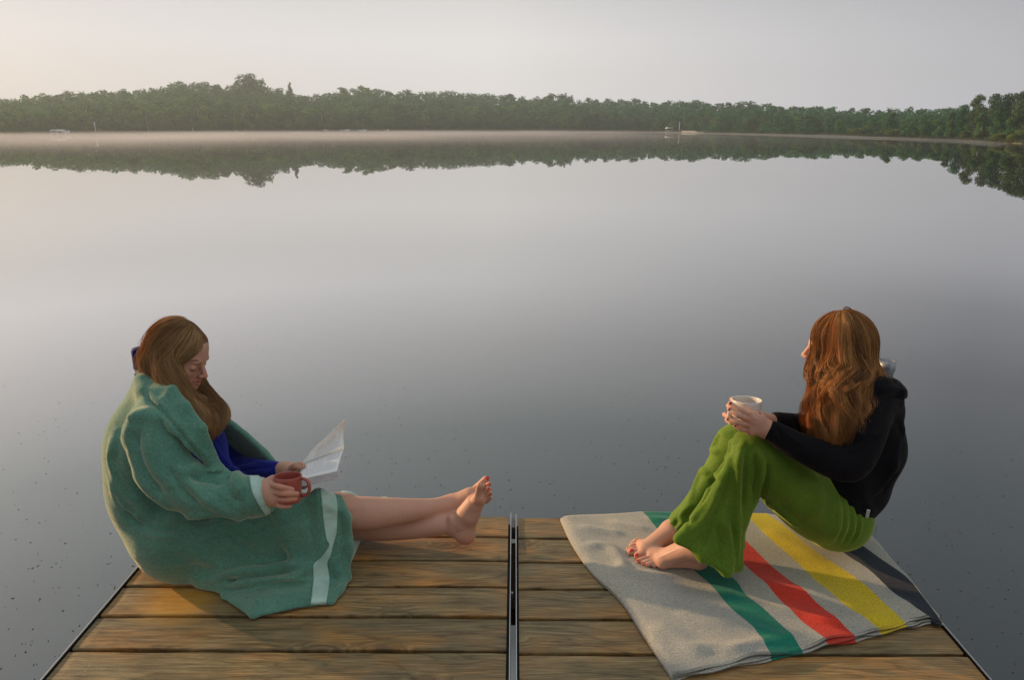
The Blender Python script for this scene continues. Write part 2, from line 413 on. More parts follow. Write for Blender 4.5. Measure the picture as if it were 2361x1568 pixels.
PM = leaf_mat('pine_needles', (.05, .115, .055), (.075, .14, .055), (.085, .125, .05))
BM_ = leaf_mat('shrub_leaves', (.12, .185, .045), (.15, .20, .05), (.085, .155, .045))
TM = mat('tree_bark', (.10, .085, .07), .9)
BK = mat('birch_bark', (.42, .40, .37), .8)
def leaves(cen, rad, n_, size, seed, out_=.6):
    g = np.random.default_rng(seed); V = []; F = []
    for c, r_ in zip(cen, rad):
        m = max(4, int(n_ * (r_[0] * r_[2]) / sum(q[0] * q[2] for q in rad)))
        d = g.normal(size=(m, 3)); d /= np.linalg.norm(d, axis=1, keepdims=True)
        p = np.array(c) + d * np.array(r_) * (g.uniform(.45, 1.06, (m, 1)))
        nn = d * out_ + g.normal(size=(m, 3)) * .6; nn /= np.linalg.norm(nn, axis=1, keepdims=True)
        t = np.cross(nn, g.normal(size=(m, 3))); t /= np.linalg.norm(t, axis=1, keepdims=True); b_ = np.cross(nn, t)
        s = size * g.uniform(.55, 1.25, (m, 1))
        q = np.stack([p - t * s - b_ * s * .7, p + t * s * .6 - b_ * s, p + t * s + b_ * s * .6, p - t * s * .5 + b_ * s], 1).reshape(-1, 3)
        k0 = sum(len(v) for v in V); V.append(q); F.append(np.arange(len(q)).reshape(-1, 4) + k0)
    return np.concatenate(V), np.concatenate(F)
def crown_spec(kind, seed):
    g = np.random.default_rng(seed); cen = []; rad = []
    if kind == 'broad':
        for t in range(20):
            a = g.uniform(0, 6.28); z = .1 + .8 * (t + g.uniform(0, 1)) / 20; w = .27 * math.sin(min(1, (1.08 - z) * 1.5) * 1.57) ** .6 * (.6 + .4 * min(1, z / .45))
            q = w * g.uniform(.2, .9); s = g.uniform(.09, .15); cen.append((q * math.cos(a), q * math.sin(a), z)); rad.append((s, s, s * .8))
    elif kind == 'tall':
        for t in range(14):
            a = g.uniform(0, 6.28); z = .12 + .82 * t / 13; w = .15 * (1.1 - .6 * abs(z - .5)); q = w * g.uniform(.1, .9); s = g.uniform(.07, .12) * (1.15 - .5 * max(0, z - .6))
            cen.append((q * math.cos(a), q * math.sin(a), z)); rad.append((s, s, s))
    elif kind == 'pine':
        for t in range(19):
            a = g.uniform(0, 6.28); z = .26 + .69 * t / 18; w = .22 * min(1, (1.06 - z) / .4) ** .7; q = w * g.uniform(.15, 1.0); s = g.uniform(.07, .125) * (1.15 - .35 * z)
            cen.append((q * math.cos(a), q * math.sin(a), z)); rad.append((s * 1.5, s * 1.5, s * .95))
    elif kind == 'spire':
        for t in range(14):
            z = .10 + .88 * t / 13; w = .20 * (1.02 - z) + .012; a = t * 2.4; cen.append((w * .5 * math.cos(a), w * .5 * math.sin(a), z)); rad.append((w, w, .055))
    else:                                # shrub
        for t in range(9):
            a = g.uniform(0, 6.28); q = g.uniform(0, .38); z = g.uniform(.25, .72) * (1 - .5 * q); s = g.uniform(.17, .27); cen.append((q * math.cos(a), q * math.sin(a), z)); rad.append((s, s, s * .85))
    return cen, rad
def trunk_mb(kind, seed):
    g = np.random.default_rng(seed); m = MB(); top = .8 if kind in ('broad', 'tall') else .94
    lean = g.uniform(-.02, .02, 2)
    if kind == 'shrub':
        for t in range(4):
            a = t * 1.6; m.tube([(0, 0, -.05), (.12 * math.cos(a), .12 * math.sin(a), .3), (.25 * math.cos(a), .25 * math.sin(a), .55)], [.02, .014, .006], 5)
        return m
    m.tube([(0, 0, -.06), (lean[0], lean[1], top * .4), (lean[0] * 2, 0, top * .75), (0, lean[1], top)], [.022, .017, .011, .004], 6)
    for t in range(6):
        a = g.uniform(0, 6.28); z = g.uniform(.35, .75); L = .17
        m.tube([(lean[0], lean[1], z), (L * math.cos(a) * .6, L * math.sin(a) * .6, z + .06), (L * math.cos(a), L * math.sin(a), z + .1)], [.007, .005, .002], 4)
    return m
KINDS = {'broad': ('broadleaf_tree', LM, 'tree'), 'tall': ('birch_tree', LM, 'tree'), 'pine': ('pine_tree', PM, 'tree'), 'spire': ('spruce_tree', PM, 'tree'), 'shrub': ('shrub', BM_, 'shrub')}
PROTO = {}
def proto(kind, var, hi=False):
    key = (kind, var, hi)
    if key not in PROTO:
        cen, rad = crown_spec(kind, var * 7 + 3)
        V, F = leaves(cen, rad, (5200 if hi else 900), (.0125 if hi else .024) * (1.6 if kind == 'shrub' else 1), var)
        me = bpy.data.meshes.new('crown'); me.from_pydata(V.tolist(), [], F.tolist()); me.materials.append(KINDS[kind][1])
        tb = trunk_mb(kind, var); mt = bpy.data.meshes.new('trunk'); mt.from_pydata(tb.V, [], tb.F); mt.materials.append(BK if kind == 'tall' else TM)
        PROTO[key] = (me, mt, V, F)
    return PROTO[key]
def plant(kind, var, x, off, ytop=None, h=None, wide=1.0, label=None, group=None, hi=False, z=None):
    dx, dy = col(x); r_ = shore_r(x) + off; g0 = gz(x, off) if z is None else z
    if h is None: h = max(1.0, CAMZ + r_ * horiz(x, ytop)[2] - g0)
    me, mt, _, _ = proto(kind, var, hi)
    nm, _, cat = KINDS[kind]
    e = empty(nm, (dx * r_, dy * r_, g0), label, cat, group); e.rotation_euler = (0, 0, random.uniform(0, 6.28))
    for nm2, d in (('crown', me), ('trunk' if kind != 'shrub' else 'stems', mt)):
        o = bpy.data.objects.new(nm2, d); S.collection.objects.link(o); o.parent = e; o.scale = (h * wide, h * wide, h)
    return e
# individually told trees
plant('broad', 1, 586, 78, 165, wide=1.35, label='tall broad crowned tree standing up above the ridge of the far wood', hi=True)
plant('broad', 2, 561, 80, 181, wide=.9, label='smaller round tree just left of the tallest crown on the ridge')
plant('broad', 3, 607, 74, 177, wide=.8, label='tree close against the right side of the tallest crown on the ridge')
plant('spire', 1, 676, 80, 191, wide=1.1, label='lone pointed tree poking above the dip in the far ridge')
plant('broad', 4, 840, 70, 195, wide=1.6, label='wide dark dome of a tree on the skyline right of the dip in the ridge')
plant('broad', 5, 1298, 80, 211, wide=1.0, label='round tree slightly above its neighbours on the middle skyline')
RT = [  # right hand shore, near enough to tell apart
 ('pine', 1, 2352, 7, 213, 1.25, 'tallest spreading pine at the right end of the shore'),
 ('pine', 2, 2279, 9, 226, 1.0, 'dark topped pine standing second highest at the right end'),
 ('pine', 3, 2246, 9, 232, .9, 'thin pine with a ragged top where the right shore wood begins'),
 ('pine', 4, 2316, 8, 229, 1.1, 'pine between the two highest pines of the right shore'),
 ('broad', 1, 2222, 8, 243, 1.2, 'low dark tree at the left end of the right shore wood'),
 ('pine', 5, 2385, 9, 208, 1.2, 'pine cut by the right edge of the view'),
 ('broad', 2, 2335, 4, 268, 1.3, 'bushy green tree under the tallest pine by the water'),
 ('tall', 1, 2300, 4, 262, 1.3, 'slim leafy tree in front of the right shore pines'),
 ('tall', 2, 2262, 4, 266, 1.5, 'leafy young tree at the foot of the dark topped pine'),
 ('tall', 3, 2190, 4, 262, 1.3, 'slender yellow green tree left of the right shore wood'),
 ('broad', 3, 2167, 4, 273, 1.4, 'rounded small tree beside the slender yellow green one'),
 ('broad', 4, 2129, 4, 270, 1.2, 'upright green tree standing free on the reedy point'),
 ('broad', 5, 2092, 4, 272, 1.5, 'broad pale green tree standing free on the reedy point'),
 ('tall', 4, 2052, 4, 264, 1.5, 'tallest free standing tree of the low shore right of centre'),
 ('broad', 6, 2012, 5, 277, 1.2, 'small tree just left of the tallest free standing tree'),
 ('broad', 7, 1957, 6, 277, 1.3, 'small pale green tree at the left end of the reedy point'),
 ('tall', 5, 1930, 7, 280, 1.3, 'narrow green tree next to the left end of the reedy point'),
 ('shrub', 1, 2350, 1.5, 296, 1.2, 'large dark shrub by the water at the right edge'),
 ('shrub', 2, 2310, 1.2, 303, 1.3, 'wide shrub by the water under the pines'),
 ('shrub', 3, 2265, 1.2, 303, 1.2, 'shrub by the water below the leafy young tree'),
 ('shrub', 4, 2225, 1.5, 301, 1.3, 'shrub at the foot of the low dark tree'),
 ('shrub', 5, 2195, 1.5, 304, 1.0, 'small shrub under the slender yellow green tree'),
 ('shrub', 1, 2062, 2, 298, 1.8, 'long low shrub under the tallest free standing tree'),
 ('shrub', 2, 2034, 2.2, 299, 1.5, 'shrub left of the tallest free standing tree'),
 ('shrub', 3, 1990, 2.5, 293, 2.1, 'widest bright shrub at the water of the reedy point'),
 ('shrub', 4, 1965, 2.5, 296, 1.5, 'bright shrub left of the widest one on the reedy point'),
 ('shrub', 5, 2110, 2.2, 301, 1.2, 'small shrub between the two free standing trees'),
 ('tall', 6, 1775, 4, 268, 1.1, 'pale stemmed birch with a light crown beside the clearing'),
]
for kd, v, x, off, yt, wd, lb in RT: plant(kd, v, x, off, yt - (12 if kd == 'pine' else 6), wide=wd, label=lb, hi=x > 2000)
ZONES = [(110, 'left of the covered boat lift'), (205, 'between boat lift and white post'), (420, 'right of the thin white post'), (545, 'below the left ridge slope'), (640, 'below the tall ridge crown'), (745, 'below the dip in the ridge'), (850, 'behind the beached white boats'), (1000, 'right of the beached boats'), (1150, 'midway along the far shore'), (1300, 'right of the far shore middle'), (1430, 'well left of the sandy landing'), (1550, 'left of the sandy landing'), (1690, 'right of the sandy landing'), (1840, 'past the pale birch'), (1960, 'where the reedy point begins'), (2400, 'behind the reedy point')]
def zone(x): return next(t for q, t in ZONES if x < q)
# fringe of the far wood: every tree its own
cnt = 0; fringe = []
for row, off in enumerate((3.5, 9.0, 17.0)):
    x = -40.0 + row * 9
    while x < 2240:
        far = x > 1330
        kd = random.choice(['broad', 'broad', 'tall', 'broad', 'pine'] if far else ['broad', 'broad', 'tall'])
        sz = random.uniform(.78, 1.18) * (.72 if row == 0 and x > 1850 else 1)
        if not (row == 0 and 1555 < x < 1640):
            wl_ = lerp_tab(WL, x); yt = wl_ - (wl_ - top_y(x, off)) * sz
            fringe.append((x, plant(kd, random.randint(1, 6), x, off + random.uniform(-1.5, 1.5), yt, wide=random.uniform(1.15, 1.6) * (1.3 if kd in ('tall', 'pine') else 1), label={'broad': 'round leafy tree ', 'tall': 'slim birch ', 'pine': 'dark pine '}[kd] + ('at the water ', 'in the second row ', 'in the third row ')[row] + zone(x), group='trees fringing the far shore')))
            cnt += 1
        x += random.uniform(20, 34) * (1 if x < 1900 else 1.2)
same = {}
for x, o in fringe: same.setdefault(o['label'], []).append((x, o))
for lb, L in same.items():
    if len(L) > 1:
        L.sort(key=lambda q: q[0])
        for i, (x, o) in enumerate(L): o['label'] = lb + (', leftmost' if i == 0 else ', rightmost' if i == len(L) - 1 else ', ' + ['', 'second', 'third', 'fourth', 'fifth', 'sixth', 'seventh', 'eighth'][i] + ' from left')
# the wood behind them, one mass
VV = []; FF = []; base = 0
for off in (3, 8, 15, 24, 34):
    for x in np.arange(-1450, 3250, 13):
        if not -60 < x < 2420 and int(x) % 2: continue
        if off < 10 and (1555 < x < 1622 or x > 1900): continue
        _, _, V, F = proto('shrub', random.randint(1, 5)); F = F[::2]; V = V[F.reshape(-1)]; F = np.arange(len(V)).reshape(-1, 4)
        x2 = x + random.uniform(-6, 6); dx, dy = col(x2); r_ = shore_r(x2) + off + random.uniform(-1, 1); h = random.uniform(1.6, 3.2) * r_ / 230
        VV.append(V * h * [1.5, 1.5, 1] + np.array([dx * r_, dy * r_, gz(x2, off) - .2])); FF.append(F + base); base += len(V)
for off in (26, 36, 50, 68, 86):
    x = -1450.0
    while x < 3250:
        kd = random.choice(['broad', 'broad', 'tall', 'pine', 'pine'] if x > 1400 else ['broad', 'broad', 'broad', 'tall'])
        _, _, V, F = proto(kd, random.randint(1, 6)); keep = np.arange(len(F))[::(1 if -60 < x < 2420 else 3)]
        F = F[keep]; V = V[F.reshape(-1)]; F = np.arange(len(V)).reshape(-1, 4)
        dx, dy = col(x); o2 = off + random.uniform(-5, 5); r_ = shore_r(x) + o2; g0 = gz(x, min(o2, 115))
        wl_ = lerp_tab(WL, x); yt = top_y(x, o2); jit = random.uniform(-3, 4.5) * (1.3 if x > 1300 else .8)
        if 640 < x < 735: jit = abs(jit) * .6
        h = max(2.0, CAMZ + r_ * horiz(x, yt + jit)[2] - g0); wd = random.uniform(1.1, 1.5) * (1.25 if kd in ('tall', 'pine') else 1)
        a = random.uniform(0, 6.28); ca, sa_ = math.cos(a), math.sin(a)
        P = np.stack([(V[:, 0] * ca - V[:, 1] * sa_) * h * wd + dx * r_, (V[:, 0] * sa_ + V[:, 1] * ca) * h * wd + dy * r_, V[:, 2] * h + g0], 1)
        VV.append(P); FF.append(F + base); base += len(P); x += random.uniform(16, 26) * (1 if -60 < x < 2420 else 2.2)
tag(mk('far_wood', np.concatenate(VV), np.concatenate(FF), LM, smooth=False), 'dense mixed wood covering the low ridge beyond the lake', 'wood', kind='stuff')
# the front shore outside the picture gets its own trees as one mass too
VV = []; FF = []; base = 0
for off in (4, 12):
    for x in list(np.arange(-1450, -50, 42)) + list(np.arange(2420, 3260, 42)):
        _, _, V, F = proto(random.choice(['broad', 'tall', 'pine']), random.randint(1, 6)); F = F[::2]; V = V[F.reshape(-1)]; F = np.arange(len(V)).reshape(-1, 4)
        dx, dy = col(x); r_ = shore_r(x) + off + random.uniform(-2, 2); g0 = gz(x, off); h = max(3, CAMZ + r_ * horiz(x, top_y(x, off))[2] - g0)
        VV.append(V * h * 1.25 + np.array([dx * r_, dy * r_, g0 - .2])); FF.append(F + base); base += len(V)
tag(mk('shore_wood', np.concatenate(VV), np.concatenate(FF), LM, smooth=False), 'wood lining the shore beyond both ends of the view', 'wood', kind='stuff')
# reeds and low growth along the water's edge
VV = []; g = np.random.default_rng(4)
xs_ = g.uniform(-60, 2420, 15000)
for x in xs_:
    w_ = 1.0 if x > 1750 else .45
    off = abs(g.normal()) * (1.8 if x > 1850 else 1.1) - .5; dx, dy = col(x); r_ = shore_r(x) + off; q_ = r_ / 230; h = g.uniform(.25, .8) * (.75 + .5 * w_) * q_; s = g.uniform(.1, .28) * q_
    if 1570 < x < 1625: h *= .2
    c = np.array([dx * r_, dy * r_, WZ - .05]); t = np.array([dy, -dx, 0]) * s; ln = t * g.uniform(-1.2, 1.2)
    VV += [c - t, c + t, c + ln + t * .3 + [0, 0, h], c + ln - t * .5 + [0, 0, h * .8]]
RM = leaf_mat('reeds', (.12, .13, .05), (.16, .15, .06), (.11, .12, .04))
tag(mk('reeds', np.array(VV), np.arange(len(VV)).reshape(-1, 4), RM, smooth=False), 'strip of reeds and low growth along the far water edge', 'reeds', kind='stuff')

# sandy landing with its things
sand = mat('sand', (.42, .36, .30), .95); n, l, b = nt(sand); a = noise(n, l, .8, 5); rr = ramp(n, [(.3, (.33, .28, .22)), (.7, (.5, .42, .36))]); l.new(a.outputs[0], rr.inputs[0]); l.new(rr.outputs[0], b.inputs['Base Color'])
VV = []; 
for off, x0, x1, h in ((-.4, 1556, 1612, -.02), (1.5, 1560, 1607, .25), (4, 1566, 1601, .6), (7, 1572, 1594, 1.2)):
    for x in np.linspace(x0, x1, 8):
        dx, dy = col(x); r_ = shore_r(x) + off; VV.append((dx * r_, dy * r_, max(gz(x, max(off, 0)), WZ) + .12 if off > 0 else WZ + .05))
tag(mk('sand_path', VV, [(i * 8 + j, i * 8 + j + 1, (i + 1) * 8 + j + 1, (i + 1) * 8 + j) for i in range(3) for j in range(7)], sand), kind='structure')
white = mat('white_paint', (.72, .74, .78), .45); alu = mat('grey_metal', (.35, .36, .38), .4, Metallic=.7)
def shore_pt(x, off, up=.18):
    dx, dy = col(x); r_ = shore_r(x) + off; return (dx * r_, dy * r_, WZ + up)
def boat(x, y, length, ang, label, group='small boats drawn up on the far shore', off=0):
    c = shore_pt(x, 1.2); hull = MB(); n_ = 12; prof = []
    for i in range(n_ + 1):
        t = i / n_; w = .95 * math.sin(min(1, t * 1.35 + .35) * 1.57) * (1 - t ** 3.2) ** .6 * .75 + .02; sh = .62 + .25 * t * t
        prof.append([(t * length, -w, sh), (t * length, -w * .85, .2), (t * length, 0, 0 + .25 * t ** 3), (t * length, w * .85, .2), (t * length, w, sh), (t * length, w - .12, sh - .03), (t * length, 0, .28 + .2 * t), (t * length, -w + .12, sh - .03)])
    V = [p for r_ in prof for p in r_]; F = [(i * 8 + j, (i + 1) * 8 + j, (i + 1) * 8 + (j + 1) % 8, i * 8 + (j + 1) % 8) for i in range(n_) for j in range(8)] + [tuple(range(8))]
    hull.add(V, F)
    e = empty('rowing_boat', tuple(c), label, 'boat', group); e.rotation_euler = (0, 0, ang)
    o = mk('hull', hull.V, hull.F, white); o.parent = e
    s = MB(); s.box(length * .3, length * .36, -.6, .6, .4, .44); s.box(length * .55, length * .61, -.55, .55, .42, .46); o = mk('seat', s.V, s.F, alu, smooth=False); o.parent = e
    return e
boat(782, 302, 3.4, .25, 'longer white boat of the pair left of the gap on the far beach')
boat(824, 303, 3.2, -.1, 'white boat right of the gap, lying flat on the far beach')
boat(905 - 20, 303, 1.8, .5, 'short pale boat lying apart to the right on the far beach')
boat(756, 303, 1.6, 2.9, 'smallest pale boat at the left of the beached ones')
boat(140, 311, 2.0, .1, 'low white boat beside the covered boat lift')
def lift(x, y, w, h, label):
    c = shore_pt(x, -1.5, 0); e = empty('boat_lift', tuple(c), label, 'boat lift')
    f = MB()
    for sx in (-1, 1):
        for sy in (0, 1): f.box(sx * w / 2 - .05, sx * w / 2 + .05, sy * 3 - .05, sy * 3 + .05, -1.2, h)
    f.box(-w / 2, w / 2, -.04, .04, .45, .6); f.box(-w / 2, w / 2, 2.96, 3.04, .45, .6)
    o = mk('frame', f.V, f.F, white, smooth=False); o.parent = e
    t = MB(); t.add([(-w / 2 - .15, -.3, h), (w / 2 + .15, -.3, h), (w / 2 + .15, 3.3, h), (-w / 2 - .15, 3.3, h), (-w / 2 + .2, -.2, h + .35), (w / 2 - .2, -.2, h + .35), (w / 2 - .2, 3.2, h + .35), (-w / 2 + .2, 3.2, h + .35)], [(0, 3, 2, 1), (0, 1, 5, 4), (1, 2, 6, 5), (2, 3, 7, 6), (3, 0, 4, 7), (4, 5, 6, 7)])
    o = mk('canopy', t.V, t.F, white, smooth=False); o.parent = e
lift(124, 312.5, 1.5, .9, 'white covered boat lift at the water of the left far shore')
lift(1545, 305, 2.0, 1.3, 'pale covered boat lift left of the sandy landing')
def pole(x, y, h, label):
    c = shore_pt(x, 1.0); e = empty('signpost', tuple(c), label, 'post'); m = MB(); m.tube([(0, 0, 0), (0, 0, h)], .09, 8); o = mk('post', m.V, m.F, white); o.parent = e
    m = MB(); m.box(-.18, .18, -.04, .04, h - .1, h + .55); o = mk('board', m.V, m.F, white, smooth=False); o.parent = e
pole(1566, 301, 2.6, 'thin white post with a small board beside the sandy landing')
pole(220, 308, 2.2, 'thin white post with a small board on the left far shore')

# ---------------------------------------------------------------- specks floating on the near water
g = np.random.default_rng(11); VV = []; FF = []
for i in range(2300):
    x = g.uniform(-20, 2380); y = 784 + (g.uniform(0, 1) ** .75) * 800 if i % 5 else g.uniform(520, 784)
    if g.uniform() < .25 + .2 * math.sin(x * .006) : continue
    c = G(x, y, WZ + .003); c[:2] += g.normal(size=2) * .02; s = g.uniform(.0018, .0042); a = g.uniform(0, 6.28)
    k0 = len(VV); m = 6
    for t in range(m):
        q = 2 * math.pi * t / m; u, v = math.cos(q) * s * 1.5, math.sin(q) * s * .8; VV.append((c[0] + u * math.cos(a) - v * math.sin(a), c[1] + u * math.sin(a) + v * math.cos(a), WZ + .002))
    VV.append((c[0], c[1], WZ + .0025 + s * .25)); FF += [(k0 + t, k0 + (t + 1) % m, k0 + m) for t in range(m)]
tag(mk('floating_specks', VV, FF, mat('speck', (.06, .06, .055), .8), smooth=False), 'countless small dark insects and specks floating on the near water', 'specks', kind='stuff')
# ---------------------------------------------------------------- dock
def wood_mat():
    m = mat('weathered_deck_wood', (.25, .19, .12), .62); n, l, b = nt(m)
    ge = N(n, 'ShaderNodeNewGeometry'); oi = N(n, 'ShaderNodeObjectInfo')
    ofs = N(n, 'ShaderNodeVectorMath', operation='SCALE'); ofs.inputs[0].default_value = (13.1, 7.7, 3.3); l.new(oi.outputs['Random'], ofs.inputs['Scale'])
    adv = N(n, 'ShaderNodeVectorMath', operation='ADD'); l.new(ge.outputs['Position'], adv.inputs[0]); l.new(ofs.outputs[0], adv.inputs[1])
    def mp(s):
        q = N(n, 'ShaderNodeMapping'); q.inputs['Scale'].default_value = s; l.new(adv.outputs[0], q.inputs[0]); return q.outputs[0]
    # knots bend the grain
    kn = N(n, 'ShaderNodeTexVoronoi'); kn.inputs['Scale'].default_value = 1.0; l.new(mp((2.6, 6.5, 1)), kn.inputs['Vector'])
    kr = ramp(n, [(0, (1, 1, 1)), (.09, (.75, .75, .75)), (.26, (0, 0, 0))]); l.new(kn.outputs['Distance'], kr.inputs[0])
    warp = noise(n, l, 1.6, 2, vec=mp((1.2, 5, 1)))
    sep = N(n, 'ShaderNodeSeparateXYZ'); l.new(adv.outputs[0], sep.inputs[0])
    def ma(op, a_, b_):
        q = N(n, 'ShaderNodeMath', operation=op)
        for i, v in ((0, a_), (1, b_)):
            if hasattr(v, 'links'): l.new(v, q.inputs[i])
            else: q.inputs[i].default_value = v
        return q.outputs[0]
    yy = ma('MULTIPLY', sep.outputs[1], 95.0); yy = ma('ADD', yy, ma('MULTIPLY', warp.outputs[0], 7.5)); yy = ma('ADD', yy, ma('MULTIPLY', kr.outputs[0], 5.0))
    cb = N(n, 'ShaderNodeCombineXYZ'); l.new(ma('MULTIPLY', sep.outputs[0], 5.5), cb.inputs[0]); l.new(yy, cb.inputs[1])
    gr = noise(n, l, 1.0, 6, .75, vec=cb.outputs[0]); fine = noise(n, l, 1.0, 4, .7, vec=mp((6, 300, 60)))
    blot = noise(n, l, 3.2, 4, .6, vec=mp((1.1, 2.4, 1)))
    r1 = ramp(n, [(.30, (.06, .038, .019)), (.43, (.125, .083, .041)), (.55, (.165, .112, .058)), (.70, (.245, .175, .10))]); l.new(gr.outputs[0], r1.inputs[0])
    r2 = ramp(n, [(.30, (.52, .60, .64)), (.45, (.88, .95, .98)), (.55, (1.10, 1.0, .88)), (.68, (1.5, 1.12, .68))]); l.new(blot.outputs[0], r2.inputs[0])
    c = mixc(n, l, 1.0, r1.outputs[0], r2.outputs[0], 'MULTIPLY')
    r3 = ramp(n, [(.3, (.62, .62, .62)), (.7, (1.32, 1.32, 1.32))]); l.new(fine.outputs[0], r3.inputs[0]); c = mixc(n, l, 1.0, c, r3.outputs[0], 'MULTIPLY')
    fg = noise(n, l, 1.0, 2, .5, vec=mp((.8, 8, 1)), dist=.4); fr2 = ma('FRACT', ma('ADD', ma('MULTIPLY', fg.outputs[0], 17.0), ma('MULTIPLY', kr.outputs[0], 3.0)), 0.0)
    r7 = ramp(n, [(0, (.62, .60, .58)), (.14, (.92, .92, .92)), (.6, (1.1, 1.1, 1.1)), (.88, (1.0, 1.0, 1.0)), (1, (.66, .64, .62))]); l.new(fr2, r7.inputs[0]); c = mixc(n, l, .85, c, r7.outputs[0], 'MULTIPLY')
    # dark scuffs
    sc = noise(n, l, 1.0, 5, .7, vec=mp((5, 26, 5))); r5 = ramp(n, [(.58, (1, 1, 1)), (.68, (.42, .38, .36))]); l.new(sc.outputs[0], r5.inputs[0]); c = mixc(n, l, .8, c, r5.outputs[0], 'MULTIPLY')
    kc = ramp(n, [(0, (.55, .55, .55)), (.06, (.75, .75, .75)), (.085, (.15, .15, .15)), (.12, (.75, .75, .75)), (.17, (0, 0, 0))]); l.new(kn.outputs['Distance'], kc.inputs[0])
    c = mixc(n, l, kc.outputs[0], c, (.07, .045, .024))
    # yellow-orange patch near the corner, its edge broken by noise
    st = N(n, 'ShaderNodeVectorMath', operation='DISTANCE'); l.new(ge.outputs['Position'], st.inputs[0]); st.inputs[1].default_value = tuple(G(400, 1385, 0))
    wob = ma('ADD', st.outputs['Value'], ma('ADD', ma('MULTIPLY', blot.outputs[0], .38), ma('MULTIPLY', gr.outputs[0], .10))); rs = ramp(n, [(.27, (1, 1, 1)), (.37, (0, 0, 0))]); l.new(wob, rs.inputs[0])
    c = mixc(n, l, ma('MULTIPLY', rs.outputs[0], .5), c, (.42, .20, .02))
    pr = ramp(n, [(0, (.82, .84, .86)), (.5, (1.02, 1, .97)), (1, (1.14, 1.06, .98))]); l.new(oi.outputs['Random'], pr.inputs[0]); c = mixc(n, l, 1.0, c, pr.outputs[0], 'MULTIPLY')
    c = mixc(n, l, 1.0, c, (1.85, 1.82, 1.62), 'MULTIPLY')
    l.new(c, b.inputs['Base Color'])
    rr = ramp(n, [(.3, (.34, .34, .34)), (.7, (.6, .6, .6))]); l.new(gr.outputs[0], rr.inputs[0]); l.new(rr.outputs[0], b.inputs['Roughness'])
    h = ma('ADD', ma('MULTIPLY', gr.outputs[0], .6), ma('MULTIPLY', fine.outputs[0], .5)); h = ma('SUBTRACT', h, ma('MULTIPLY', kc.outputs[0], .5)); bump(n, l, h, .7, .004, b)
    b.inputs['Specular IOR Level'].default_value = .45
    return m
WD = wood_mat()
ALU = mat('aluminium', (.62, .62, .63), .28, Metallic=.9); EDGE = mat('brightened_metal', (.75, .75, .75), .35, Metallic=.6); DARK = mat('dark_frame_metal', (.035, .03, .03), .5, Metallic=.3)  # whitened rail tops and dark rail sides: gleam and shade put into colour
PIPE = mat('galvanised_pipe', (.30, .32, .35), .45, Metallic=.65); n, l, b = nt(PIPE); a = noise(n, l, 30, 4); rr = ramp(n, [(.35, (.18, .19, .21)), (.7, (.42, .44, .47))]); l.new(a.outputs[0], rr.inputs[0]); l.new(rr.outputs[0], b.inputs['Base Color'])
BACK = 2.42; PIT = .1462; PW = .1325
def plank(x0, x1, y1, parent, seed):
    g = np.random.default_rng(seed); y0 = y1 - PW; rd = .005; nx = 36; prof = []
    for t in range(4): a = t / 3 * math.pi / 2; prof.append((y0 + rd - rd * math.cos(a), -rd + rd * math.sin(a)))
    m_ = 7
    prof += [(y0 + (PW) * q, 0) for q in np.linspace(.12, .88, m_)]
    for t in range(4): a = t / 3 * math.pi / 2; prof.append((y1 - rd + rd * math.sin(a), -rd + rd * math.cos(a)))
    prof += [(y1, -.038), (y0, -.038)]; k = len(prof); V = []
    bow = g.normal() * .0009; cup = g.uniform(-.0012, .0006)
    ph = g.uniform(0, 6, 4)
    for i in range(nx + 1):
        u = i / nx; x = x0 + (x1 - x0) * u
        ex = .0015 if i in (0, nx) else 0
        for j, (y, z) in enumerate(prof):
            w = (y - (y0 + y1) / 2) / (PW / 2); e = .0009 * math.sin(x * 11 + ph[0]) + .0006 * math.sin(x * 29 + ph[1])
            V.append((x, y + (e if abs(w) > .7 else 0), z - ex + (cup * (1 - w * w) + bow * u + .0005 * math.sin(x * 17 + ph[2] + w * 3) if z > -.02 else 0)))
    F = [(i * k + j, (i + 1) * k + j, (i + 1) * k + (j + 1) % k, i * k + (j + 1) % k) for i in range(nx) for j in range(k)] + [tuple(range(k)), tuple(nx * k + j for j in range(k))[::-1]]
    F = [f[::-1] for f in F]
    o = mk('plank', V, F, WD, parent, smooth=False)
    s = MB()                                                    # screw heads
    for x in (x0 + .05, (x0 + x1) / 2, x1 - .05):
        for y in (y0 + .03, y1 - .03): s.lathe([(0.0001, .0006), (.0036, .0005), (.0042, -.001)], (x, y, 0), 10)
    return o
